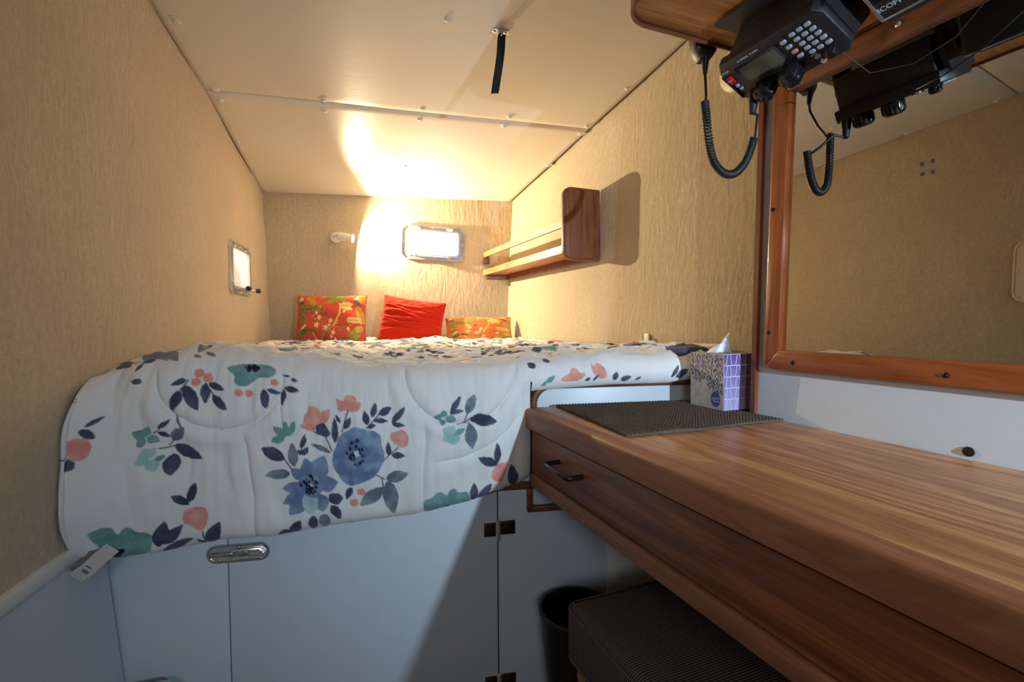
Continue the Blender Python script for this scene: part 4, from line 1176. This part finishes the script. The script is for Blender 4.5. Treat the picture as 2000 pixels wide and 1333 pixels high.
bk.box((.318, 2.628, .322), (.352, 2.655, .330), .002, B).build('rail_bracket', M['teak_rail'], sh, 30)

# ------------------------------------------------------------------ reading lamp on the back bulkhead
lamp = thing('reading_lamp', B.pt(-.456, 2.668, .42), 'small white swivel reading lamp, lit, left of the back portlight', 'lamp', ANG)
AX = _n(T * .97 + N * -.19 + Z * -.18)
mouth = B.pt(-.360, 2.606, .434)
G().lathe(B.pt(-.456, 2.669, .447), B.pt(-.456, 2.655, .447), [(0, .027), (.5, .027), (.85, .024), (1, .018)], 24).build('base_plate', M['plastic_w'], lamp, 40)
for a in (.8, 2.4, 4.0, 5.4):
    G().ball(B.pt(-.456 + .018 * math.cos(a), 2.658, .447 + .018 * math.sin(a)), .0028, 8).build('screw', M['steel'], lamp)
G().tube([B.pt(-.456, 2.660, .447), B.pt(-.456, 2.635, .447), B.pt(-.452, 2.622, .447), mouth - AX * .08], .008, 10).build('swivel_arm', M['plastic_w'], lamp, 60)
hd = G()
_rr = .0215
_p0 = mouth - AX * .085
hd.lathe(_p0, mouth, [(0, .004), (.03, .014), (.10, .0205), (.16, _rr), (1, _rr), (1, _rr - .0025), (.35, _rr - .0025), (.30, .003)], 28).build('lamp_head', M['plastic_w'], lamp, 40)
G().lathe(mouth - AX * .040, mouth - AX * .010, [(0, .004), (.2, .012), (.6, .016), (.9, .011), (1, .003)], 20).build('bulb', M['bulb'], lamp, 60)
_q = mouth - AX * .0008; _m4 = origin_of(lamp).inverted()
for (nm, en, sz, bl, ax) in (('lamp_spill', 17.0, 178, .25, AX), ('lamp_beam', 76.0, 150, 1.0, _n(T * .95 + N * -.27 + Z * .02))):
    ld = bpy.data.lights.new(nm, 'SPOT'); ld.energy = en; ld.color = (1.0, .79, .49); ld.shadow_soft_size = .008
    ld.spot_size = math.radians(sz); ld.spot_blend = bl
    lo = bpy.data.objects.new(nm, ld); COL.objects.link(lo); lo.parent = lamp
    lo.location = _m4 @ Vector((_q[0], _q[1], _q[2] + H))
    lo.rotation_euler = (_m4.to_3x3() @ Vector(ax)).to_track_quat('-Z', 'Y').to_euler()

# ------------------------------------------------------------------ ceiling strap
st = thing('ceiling_strap', (.493, 1.285, ceil_z(.493, 1.285)), 'black webbing strap hanging from a steel bracket on the ceiling', 'strap')
zc = ceil_z(.493, 1.285)
_sf = Fr((.493, 1.285, zc - .001), (.9945, -.104, 0), (.104, .9945, -.108), (0, 0, -1))
pl_ = G().prism(rrect(-.024, -.0075, .024, .0075, .0074, 6), 0, .003, _sf, (0, 1, 2)).build('bracket_plate', M['chrome'], st, 30)
G().box((-.008, -.0065, .002), (.008, .0065, .009), .002, _sf).build('bracket_bridge', M['chrome'], st, 30)
for sx in (-.0165, .0165):
    G().lathe(_sf.pt(sx, 0, .003), _sf.pt(sx, 0, .0048), [(0, .0052), (.7, .004), (1, .0015)], 12).build('screw', M['steel'], st)
G().lathe(_sf.pt(.003, 0, .008), _sf.pt(.003, .002, .020), [(0, .003), (.4, .004), (1, .003)], 10).build('rivet', M['chrome'], st)
_sp = [(.498, 1.283, zc - .010), (.496, 1.282, zc - .022), (.493, 1.281, zc - .06), (.488, 1.283, zc - .10), (.482, 1.286, zc - .14), (.478, 1.288, zc - .166)]
for k, off in ((0, 0.0), (1, .0035)):
    pts = [(x, y + off, z - (.004 * k if i == len(_sp) - 1 else 0)) for i, (x, y, z) in enumerate(_sp)]
    ribbon('strap', pts, _n(np.array([.97, -.22, .10])), .0215, M['webbing'], st, .001)

# ------------------------------------------------------------------ overhead board
ob = thing('overhead_shelf', (.80, .2, .552), 'wooden overhead shelf with the radios slung beneath, right of the strap', 'shelf')
zo = .560
_ov = [(.905, .768), (.590, .768)] + [(.590 - .06 * math.sin(t), .708 + .06 * math.cos(t)) for t in np.linspace(.2, math.pi / 2, 8)] + [(.528, -.55), (.905, -.55)]
G().prism(_ov, zo, zo + .018, W, (0, 1, 2), b=.002).build('board', M['overhead'], ob, 40)
_oi = [(.590, .7725)] + [(.590 - .0645 * math.sin(t), .708 + .0645 * math.cos(t)) for t in np.linspace(0, math.pi / 2, 10)] + [(.5255, -.55)]
_oo = [(.905, .7725)] + _oi
_rg = []
for i, (x, y) in enumerate(_oo):
    a = np.array(_oo[max(i - 1, 0)]); b = np.array(_oo[min(i + 1, len(_oo) - 1)]); d = _n(b - a); nn = np.array([d[1], -d[0]])
    if i == 0: nn = np.array([0, 1.0])
    nn = nn if nn @ (np.array([x, y]) - np.array([.75, .4])) > 0 else -nn
    _rg.append([(x - nn[0] * .005, y - nn[1] * .005, zo - .006), (x, y, zo - .005), (x, y, zo + .026), (x - nn[0] * .005, y - nn[1] * .005, zo + .027)])
G().sweep(_rg).build('edge_trim', M['teak_rail'], ob, 40)
G().box((.83, -.5, zo + .018), (.90, .75, zo + .10), .002).build('back_board', M['overhead'], ob, 30)
G().box((.892, -.5, .508), (.908, .74, zo - .001), .002).build('wall_cleat', M['teak_face'], ob, 30)

# ------------------------------------------------------------------ marine radios slung under the overhead shelf
TH = math.radians(26)
DD = np.array([0, -1.0, 0]); EE = np.array([math.cos(TH), 0, -math.sin(TH)]); NF = np.array([-math.sin(TH), 0, -math.cos(TH)])
def bx_(g, fr, a0, a1, b0, b1, c0, c1, bev=.002): return g.box((a0, b0, c0), (a1, b1, c1), bev, fr)
RW, RH = .190, .088
F1 = Fr((.70, .707, .463), DD, EE, NF)
r1 = thing('marine_radio', (.76, .61, zo - .002), 'black marine radio with grey keypad, red button and two big knobs', 'radio')
_oct = [(.0, .012), (.012, -.006), (.188, -.004), (.200, .010), (.202, .078), (.192, .092), (.012, .096), (.0, .080)]
G().prism(_oct, -.022, 0.0, F1, (0, 1, 2), b=.0035).build('front_bezel', M['black'], r1, 40)
bd = G(); bx_(bd, F1, .014, .186, .002, .086, -.085, -.018, .004); bd.build('case', M['black_tex'], r1, 40)
G().prism(rrect(.030, .014, .114, .056, .004), .0002, .0012, F1).build('screen_bezel', M['black_gloss'], r1, 30)
G().prism(rrect(.037, .019, .109, .0510, .002), .0010, .0018, F1).build('screen', M['lcd'], r1, 0)
_rows = [(.1732, .0124), (.1748, .0240), (.1762, .0354), (.1778, .0467), (.1789, .0590), (.1598, .0129), (.1611, .0249), (.1627, .0363), (.1635, .0478), (.1648, .0596), (.1462, .0141), (.1469, .0261), (.1485, .0377), (.1497, .0491), (.1512, .0602), (.1277, .0184), (.1294, .0313), (.1329, .0560), (.1515, .0740)]
_kn = ['1', '4', '7', 'F', 'E', '2', '5', '8', '0', 'M', '3', '6', '9', 'C', 'R', 'H', 'L', 'A', 'T']
for (a, b), ch in zip(_rows, _kn):
    kb = G().prism(rrect(a - .0049, b - .0036, a + .0049, b + .0036, .0028), .0, .0028, F1, b=.0005).build('key', M['key'], r1, 40)
G().prism(rrect(.1311 - .0049, .0441 - .0036, .1311 + .0049, .0441 + .0036, .0028), .0, .0028, F1, b=.0005).build('key', M['key_pink'], r1, 40)
G().box((.142, .0672, 0), (.154, .0688, .001), 0, F1).build('key_legend', M['key'], r1, 0)
rk = G().prism(rrect(.004, .022, .0165, .0405, .003), .0, .0030, F1, b=.0006).build('distress_key', M['key_red'], r1, 40)
text_mesh('DIST', .0052, Fr(F1.pt(.0102, .031, .0032), DD, -EE, NF), M['print_white'], rk, 'lettering', .0002)
for (a, b) in ((.0118, .0475), (.0135, .0575)):
    G().prism(rrect(a - .0035, b - .0034, a + .0035, b + .0034, .002), .0, .0024, F1, b=.0004).build('key', M['key'], r1, 40)
G().box((.001, .016, -.001), (.0035, .078, .0035), .001, F1).build('grip_bar', M['black_gloss'], r1, 40)
def knob(a, b, r, h, par=r1):
    k = G().lathe(F1.pt(a, b, -.002), F1.pt(a, b, h), [(0, r * .80), (.15, r), (.75, r * .97), (.92, r * .86), (1, r * .55)], 26).build('knob', M['black_gloss'], par, 40)
    for i in range(10):
        t = 2 * math.pi * i / 10
        G().cyl(F1.pt(a + r * .97 * math.cos(t), b + r * .97 * math.sin(t), h * .15), F1.pt(a + r * .95 * math.cos(t), b + r * .95 * math.sin(t), h * .78), .0016, n=6).build('grip', M['black_gloss'], k, 60)
    return k
knob(.052, .078, .0185, .026); knob(.106, .0755, .0185, .026); knob(.1745, .0745, .009, .014)
G().lathe(F1.pt(.1545, .0855, -.001), F1.pt(.1545, .0855, .004), [(0, .0052), (.8, .0050), (1, .0036)], 14).build('jack', M['chrome'], r1)
text_mesh('HF MARINE   IC-M802', .0046, Fr(F1.pt(.066, .0055, .0003), DD, -EE, NF), M['print_white'], r1, 'lettering', .0002)
text_mesh('ICOM', .006, Fr(F1.pt(.0125, .0125, .0003), DD, -EE, NF), M['print_white'], r1, 'lettering', .0002)
# U bracket that slings it from the shelf
for a in (.006, .186):
    G().prism([(.020, -.030), (.062, -.030), (.070, -.098), (.010, -.100)], a, a + .006, Fr(F1.o, EE, NF, DD), (0, 1, 2)).build('sling_bracket', M['black'], r1, 30)
G().prism([(.004, -.012), (.078, -.012), (.092, -.060), (.075, -.096), (.006, -.098)], .196, .204, Fr(F1.o, EE, NF, DD), (0, 1, 2)).build('bracket_cheek', M['black'], r1, 30)
G().box((.70, .512, zo - .012), (.80, .712, zo - .0065), .001).build('mount_plate', M['black'], r1, 30)
for a in (.004, .194):
    G().lathe(F1.pt(a, .042, -.055), F1.pt(a - .010 if a < .1 else a + .010, .042, -.055), [(0, .014), (.8, .014), (1, .010)], 16).build('clamp_knob', M['black'], r1, 40)

F2 = Fr((.721, .478, .4826), DD, EE, NF)
r2 = thing('radio_unit', (.78, .40, zo - .002), 'black finned radio unit at the top right corner, nearest the camera', 'radio')
G().prism([(.0, .004), (.012, -.006), (.20, -.006), (.212, .004), (.212, .082), (.205, .092), (.008, .092), (.0, .084)], -.075, 0.0, F2, (0, 1, 2), b=.0035).build('case', M['black'], r2, 40)
for k in range(9):
    G().box((.006, .006 + k * .0052, .0), (.205, .0085 + k * .0052, .0025), .0006, F2).build('fin', M['black'], r2, 30)
G().box((.001, .079, -.012), (.206, .083, .002), .001, F2).build('edge_strip', M['steel'], r2, 30)
G().box((.001, .004, .0), (.006, .082, .0022), .001, F2).build('end_strip', M['steel'], r2, 30)
text_mesh('ICOM', .0115, Fr(F2.pt(.020, .0635, .0004), DD, -EE, NF), M['print_white'], r2, 'lettering', .0003)
G().box((.72, .27, zo - .010), (.84, .47, zo - .0065), .001).build('mount_plate', M['black'], r2, 30)
G().prism([(.020, -.030), (.062, -.030), (.070, -.080), (.010, -.082)], -.008, -.002, Fr(F2.o, EE, NF, DD), (0, 1, 2)).build('sling_bracket', M['black'], r2, 30)
for a in (-.006,):
    G().lathe(F2.pt(a, .042, -.045), F2.pt(a - .014, .042, -.045), [(0, .016), (.8, .016), (1, .011)], 16).build('clamp_knob', M['black'], r2, 40)
# loose cable between the radios
cb = G().tube([F1.pt(.165, .090, -.02), (.84, .52, .40), (.862, .47, .395), (.868, .42, .41), (.86, .37, .45), (.84, .33, .50), (.83, .30, .545)], .0010, 6).build('radio_cable', M['black'], r1, 60)

# hand microphone clipped beyond the shelf edge, its coiled cord and plug
mc = thing('hand_microphone', (.752, .80, .545), 'black hand microphone clipped under the shelf with a coiled cord to the radio', 'microphone')
_mf = Fr((.752, .795, .572), _n(np.array([.96, -.25, .06])), (0, .3, .95), _n(np.array([-.25, -.93, .29])))
G().prism([(-.026, .020), (-.021, -.020), (-.010, -.036), (.012, -.036), (.024, -.020), (.028, .020), (.02, .045), (-.02, .045)], -.014, .014, Fr(_mf.o, _mf.M[0], Z, np.cross(_mf.M[0], Z)), (0, 1, 2), b=.004).build('body', M['black'], mc, 40)
G().lathe((.751, .786, .541), (.7515, .788, .5075), [(0, .0075), (.3, .0070), (1, .0042)], 14).build('strain_relief', M['black'], mc, 40)
def coil_path():
    ctrl = [np.array(p) for p in ((.7200, .755, .432), (.7225, .752, .400), (.7265, .748, .350), (.736, .744, .312), (.757, .740, .293), (.780, .736, .294), (.800, .733, .312), (.814, .731, .338), (.8235, .730, .366))]
    def cr(t):
        k = min(int(t), len(ctrl) - 2); f = t - k
        p0 = ctrl[max(k - 1, 0)]; p1 = ctrl[k]; p2 = ctrl[k + 1]; p3 = ctrl[min(k + 2, len(ctrl) - 1)]
        return .5 * (2 * p1 + (p2 - p0) * f + (2 * p0 - 5 * p1 + 4 * p2 - p3) * f * f + (3 * p1 - p0 - 3 * p2 + p3) * f ** 3)
    dense = [cr(t) for t in np.linspace(0, len(ctrl) - 1.0001, 400)]
    turns = 62; out = []
    n = turns * 12; up = np.array([0, 1.0, 0])
    for i in range(n + 1):
        t = i / n * (len(dense) - 1); k = min(int(t), len(dense) - 2); p = dense[k] + (dense[k + 1] - dense[k]) * (t - k)
        d = _n(dense[min(k + 2, len(dense) - 1)] - dense[max(k - 2, 0)]); a = _n(np.cross(d, up)); b = np.cross(d, a)
        th = 2 * math.pi * turns * i / n
        out.append(p + .0064 * (a * math.cos(th) + b * math.sin(th)))
    return out
G().tube(coil_path(), .0022, 6).build('coiled_cord', M['black'], mc, 80)
G().tube([(.7515, .788, .510), (.7505, .785, .49), (.740, .772, .455), (.7235, .757, .425), (.7195, .753, .428), (.7200, .755, .432)], .0026, 8).build('cord_lead', M['black'], mc, 60)
_pl = F1.pt(.022, .079, .0)
G().lathe(_pl + NF * -.004, _pl + np.array([-.002, 0, -.040]), [(0, .010), (.35, .0092), (.5, .0085), (.95, .0060), (1, .0035)], 16).build('plug', M['black'], mc, 40)
G().tube([_pl + np.array([-.002, 0, -.038]), (.793, .695, .395), (.808, .712, .372), (.8215, .728, .356), (.8240, .7305, .360), (.8235, .730, .366)], .0026, 8).build('cord_lead', M['black'], mc, 60)

# pale fitting on the carpet behind the radio
wd_ = G().lathe((wall_right_x(.952, .652) - .0005, .952, .652), (wall_right_x(.952, .652) - .016, .952, .652), [(0, .060), (.4, .060), (.8, .052), (1, .035)], 36).build('wall_vent', M['plastic_beige'], smooth=40, base=(1.02, .952, .652))
tag(wd_, 'pale round wall vent half hidden behind the radio', 'vent')

# small white hook low on the right wall
hk = thing('wall_hook', (1.0, 1.306, -.10), 'tiny white plastic hook on the carpet at the comforter edge', 'hook')
_hx = wall_right_x(1.306, -.08)
G().box((_hx - .006, 1.294, -.085), (_hx, 1.318, -.040), .002).build('hook_plate', M['plastic_w'], hk, 40)
G().tube([(_hx - .004, 1.306, -.070), (_hx - .020, 1.306, -.072), (_hx - .024, 1.306, -.064), (_hx - .022, 1.306, -.042)], .0045, 10).build('prong', M['plastic_w'], hk, 60)

# ------------------------------------------------------------------ cushions
def pillow(name, w, h, th, fr, label, mat, paint=None, wr=None, n=110, corner=.0, pucker=.006):
    """fr: x across, y up the face, z towards the viewer; origin at the bottom centre"""
    x, y = np.meshgrid(np.linspace(-1, 1, n), np.linspace(-1, 1, n))
    ed = np.clip((1 - np.abs(x) ** 2.6) * (1 - np.abs(y) ** 2.6), 0, 1) ** .5
    # sides draw in between the corners
    X = x * (1 - .045 * (1 - y ** 2) * np.abs(x) ** 3); Y = y * (1 - .05 * (1 - x ** 2) * np.abs(y) ** 3)
    px_ = X * w / 2; py_ = (Y + 1) * h / 2
    zf = th / 2 * ed; zb = -th / 2 * ed
    if wr is not None: zf = zf + wr(x, y) * np.minimum(ed * 2, 1)
    co = np.concatenate([fr.pts(np.stack([px_, py_, zf], -1).reshape(-1, 3)), fr.pts(np.stack([px_, py_, zb], -1).reshape(-1, 3))])
    idx = np.arange(n * n).reshape(n, n)
    Ff = np.stack([idx[:-1, :-1], idx[:-1, 1:], idx[1:, 1:], idx[1:, :-1]], -1).reshape(-1, 4)
    Fb = (Ff + n * n)[:, ::-1]
    o = thing(name, fr.o, label, 'cushion')
    cv = grid_mesh('cover', co, np.concatenate([Ff, Fb]), mat, o)
    if paint is not None:
        c = paint(((X + 1) / 2).ravel(), ((Y + 1) / 2).ravel()); set_print(cv.data, np.concatenate([c, c]))
    # piped seam round the edge
    lp = np.concatenate([idx[0, :-1], idx[:-1, -1], idx[-1, :0:-1], idx[:0:-1, 0]])
    pts = co[lp][::3]; pts = np.concatenate([pts, pts[:1]])
    sm = G().tube(list(pts), .0022, 6)
    so = sm.build('seam', mat, o, 60)
    if paint is not None: set_print(so.data, np.tile(np.array(srgb(176, 92, 50)), (len(so.data.vertices), 1)))
    return o
def cush_frame(u, v, z, tilt, roll, yaw=0.0):
    ex = _n(T * math.cos(yaw) + N * math.sin(yaw)); nb = np.cross(Z, ex)       # nb points away from the viewer
    ey = Z * math.cos(tilt) + nb * math.sin(tilt); ez = np.cross(ex, ey)
    e1 = ex * math.cos(roll) + ey * math.sin(roll); e2 = -ex * math.sin(roll) + ey * math.cos(roll)
    return Fr(B.pt(u, v, z), e1, e2, ez)
def tropic(base_c, seed, dense=1.0):
    def fn(x, y):
        P = Painter(x, y, base_c, .006, .006, seed); rnd = random.Random(seed)
        Gd, Gm, Gy, Ye, Cr, Oc, Br, Gr = (74, 104, 48), (118, 140, 62), (168, 170, 70), (222, 190, 88), (238, 214, 160), (190, 146, 70), (128, 78, 44), (104, 102, 108)
        q = lambda X, Y: ((X - 200) / 1560, 1 - (Y - 180) / 1060)
        def lf(x0, y0, x1, y1, w, a, b, bend=0.0): P.leaf(*q(x0, y0), *q(x1, y1), w / 3120, a, b, bend, vein=None)
        def st(x0, y0, x1, y1, w, c): P.stem(*q(x0, y0), *q(x1, y1), w / 1560, c)
        def frond(x0, y0, x1, y1, n, L, w, a, b):
            st(x0, y0, x1, y1, 14, Oc); dx, dy = x1 - x0, y1 - y0; l = math.hypot(dx, dy); dx /= l; dy /= l
            for i in range(n):
                t = (i + .5) / n; cx, cy = x0 + (x1 - x0) * t, y0 + (y1 - y0) * t; k = L * (1 - .5 * abs(t - .4))
                for s in (-1, 1): lf(cx, cy, cx + (dx * .6 - dy * s * .8) * k, cy + (dy * .6 + dx * s * .8) * k, w, a, b)
        # branches
        st(740, 1240, 860, 1020, 46, Oc); st(860, 1020, 1060, 860, 40, Oc); st(1060, 860, 1190, 620, 44, Ye); st(1190, 620, 1180, 420, 36, Ye); st(1180, 420, 1080, 340, 30, Oc)
        st(1060, 900, 1300, 900, 22, Oc); st(780, 780, 520, 640, 20, Oc); st(740, 1200, 600, 1000, 14, Cr)
        # broad leaves along the top
        lf(1060, 200, 720, 240, 120, Gm, Gy); lf(1090, 220, 900, 420, 170, Gm, Gy, .06); lf(1110, 210, 1290, 370, 210, Gy, Gm, -.06); lf(1300, 180, 1480, 220, 80, Ye, Cr)
        # palm fronds
        frond(280, 470, 800, 520, 13, 120, 34, Gd, Gy); frond(300, 520, 420, 680, 6, 90, 30, Gm, Gd); frond(430, 230, 640, 420, 8, 90, 26, Oc, Gy)
        frond(1180, 440, 1420, 470, 8, 130, 40, Ye, Cr); frond(1560, 450, 1690, 800, 9, 110, 34, Gy, Ye); frond(1420, 1180, 1600, 960, 7, 150, 46, Gm, Gy)
        frond(1330, 760, 1640, 770, 8, 90, 40, Ye, Cr); frond(1700, 900, 1540, 960, 5, 90, 40, Ye, Oc)
        # leaves low left
        lf(480, 770, 260, 820, 120, Gm, Gd); lf(500, 930, 280, 1060, 150, Gd, Gm); lf(520, 940, 720, 1000, 100, Gd, Gm); lf(460, 830, 330, 940, 60, Cr, (220, 160, 140)); lf(330, 1000, 300, 1110, 80, Gm, Gd)
        # cream blossoms and buds
        for (a, b, r) in ((690, 850, 70), (740, 700, 60), (680, 610, 45), (990, 770, 60), (1050, 1010, 55), (960, 860, 40), (880, 910, 70), (1010, 1090, 40), (1200, 1170, 42), (1320, 1190, 42), (1370, 930, 45), (1090, 1130, 32), (1280, 580, 40)):
            P.blob(*q(a, b), r / 1560, r / 1060, Cr, Ye, 5, .45)
        for (a, b) in ((850, 915), (880, 935), (910, 955)): st(a - 60, b, a + 60, b - 10, 10, Gr)
        for (a, b) in ((1200, 940), (1280, 1120), (1230, 1090), (960, 1000), (880, 1010), (1300, 890)): lf(a - 45, b, a + 50, b - 20, 50, Gm, Gd)
        # perched birds in the upper corners and the centre
        P.blob(*q(250, 280), .055, .10, (196, 100, 50), Oc); P.blob(*q(310, 300), .03, .06, Cr, (220, 170, 110)); lf(270, 360, 400, 400, 120, Gr, (84, 84, 92))
        P.blob(*q(1640, 260), .07, .13, (226, 130, 60), (236, 168, 80)); lf(1480, 330, 1650, 460, 90, Gr, (92, 92, 100)); lf(1480, 300, 1600, 300, 60, Cr, Ye)
        P.blob(*q(870, 640), .032, .03, Gr, (90, 90, 96)); P.blob(*q(840, 760), .05, .07, (196, 96, 52), (206, 116, 60))
        for _ in range(int(60 * dense)):
            a, b = rnd.uniform(220, 1740), rnd.uniform(200, 1230)
            if rnd.random() < .5: continue
            t = rnd.random() * 6.28; k = rnd.uniform(30, 70); cc = rnd.choice([(Gm, Gy), (Ye, Cr), (Oc, Ye)]); lf(a, b, a + k * math.cos(t), b + k * math.sin(t), 22, *cc)
        return P.c
    return fn
pillow('square_cushion', .330, .262, .105, cush_frame(-.452, 2.475, -.112, math.radians(17), math.radians(0.5)), 'coral square cushion printed with palm leaves and birds, left of the red one', M['cushion'], tropic((206, 78, 54), 5), n=150,
       wr=lambda x, y: .004 * np.sin(y * 7 + x * 3))
def red_wr(x, y):
    s = 0
    for (yc, sl, a, w) in ((.55, -.35, .009, .05), (.35, -.30, .010, .06), (.12, -.22, .011, .05), (-.05, -.12, .009, .05), (-.22, .05, .010, .05), (-.42, .02, .008, .06), (.72, -.40, .006, .05)):
        s = s + a * np.exp(-((y - yc - sl * (x + 1) * .5 - .05 * np.sin(x * 4 + yc * 9)) / w) ** 2) * (1 - .65 * sstep(-.6, .9, x))
    for (yc, sl, a, w) in ((-.15, .22, .008, .05), (-.32, .12, .007, .05)):
        s = s + a * np.exp(-((y - yc - sl * (x - 1)) / w) ** 2) * sstep(-.4, .6, x)
    return s + .010 * fbm(x * 4, y * 6, 3, 3)
pillow('red_cushion', .312, .268, .10, cush_frame(-.086, 2.455, -.128, math.radians(20), math.radians(-8.5)), 'plain red velvet cushion, wrinkled, in the middle of three', M['velvet'], wr=red_wr, n=120)
pillow('lumbar_cushion', .345, .165, .095, cush_frame(.278, 2.470, -.118, math.radians(30), math.radians(.6)), 'orange palm-printed cushion, the lowest, under the wall shelf', M['cushion'], tropic((222, 120, 56), 8), n=130,
       wr=lambda x, y: .004 * np.sin(x * 6 + y * 3))

# ------------------------------------------------------------------ stool under the desk
sto = thing('stool', (.65, .60, -H), 'low wooden stool with grey-brown ribbed box cushion under the desk', 'stool')
G().box((.447, .345, -.668), (.850, .832, -.552), .024, seg=4).build('seat_cushion', M['ribbed'], sto, 50)
for z in (-.562, -.655):
    G().tube([(x, y, z) for x, y in rrect(.4475, .3455, .8495, .8315, .030, 6)] + [(.8495, .8015, z)], .0035, 6).build('piping', M['ribbed'], sto, 60)
G().box((.465, .362, -.705), (.835, .815, -.668), .004).build('apron', M['pine'], sto, 40)
for (x, y) in ((.468, .782), (.468, .366), (.800, .782), (.800, .366)):
    G().box((x, y, -H), (x + .034, y + .034, -.668), .003).build('leg', M['pine'], sto, 40)

# ------------------------------------------------------------------ waste bin
bn = thing('waste_bin', (.545, .945, -H), 'black plastic waste bin behind the stool', 'bin')
G().lathe((.545, .945, -H), (.545, .945, -.655), [(0, .058), (.02, .060), (.97, .086), (.985, .089), (1, .089), (1, .085), (.97, .083), (.03, .056)], 40).build('tub', M['bin'], bn, 40)
G().lathe((.545, .945, -.662), (.545, .945, -.652), [(0, .088), (.3, .0905), (.7, .0905), (1, .088), (1, .084), (0, .084)], 40).build('rim', M['bin'], bn, 50)

# ------------------------------------------------------------------ step box at the foot of the hull liner
sb = thing('step_box', (-.36, 1.10, -H), 'pale step box with rounded top corner low in the left corner', 'step')
G().prism(rrect(-.455, 1.02, -.295, 1.205, (.03, .004, .004, .03), 6), -H, -.768, W, (0, 1, 2), b=.004).build('body', M['white_warm'], sb, 40)
G().prism(rrect(-.456, 1.015, -.288, 1.210, (.034, .004, .004, .034), 6), -.768, -.756, W, (0, 1, 2), b=.004).build('tread', M['plastic_beige'], sb, 40)
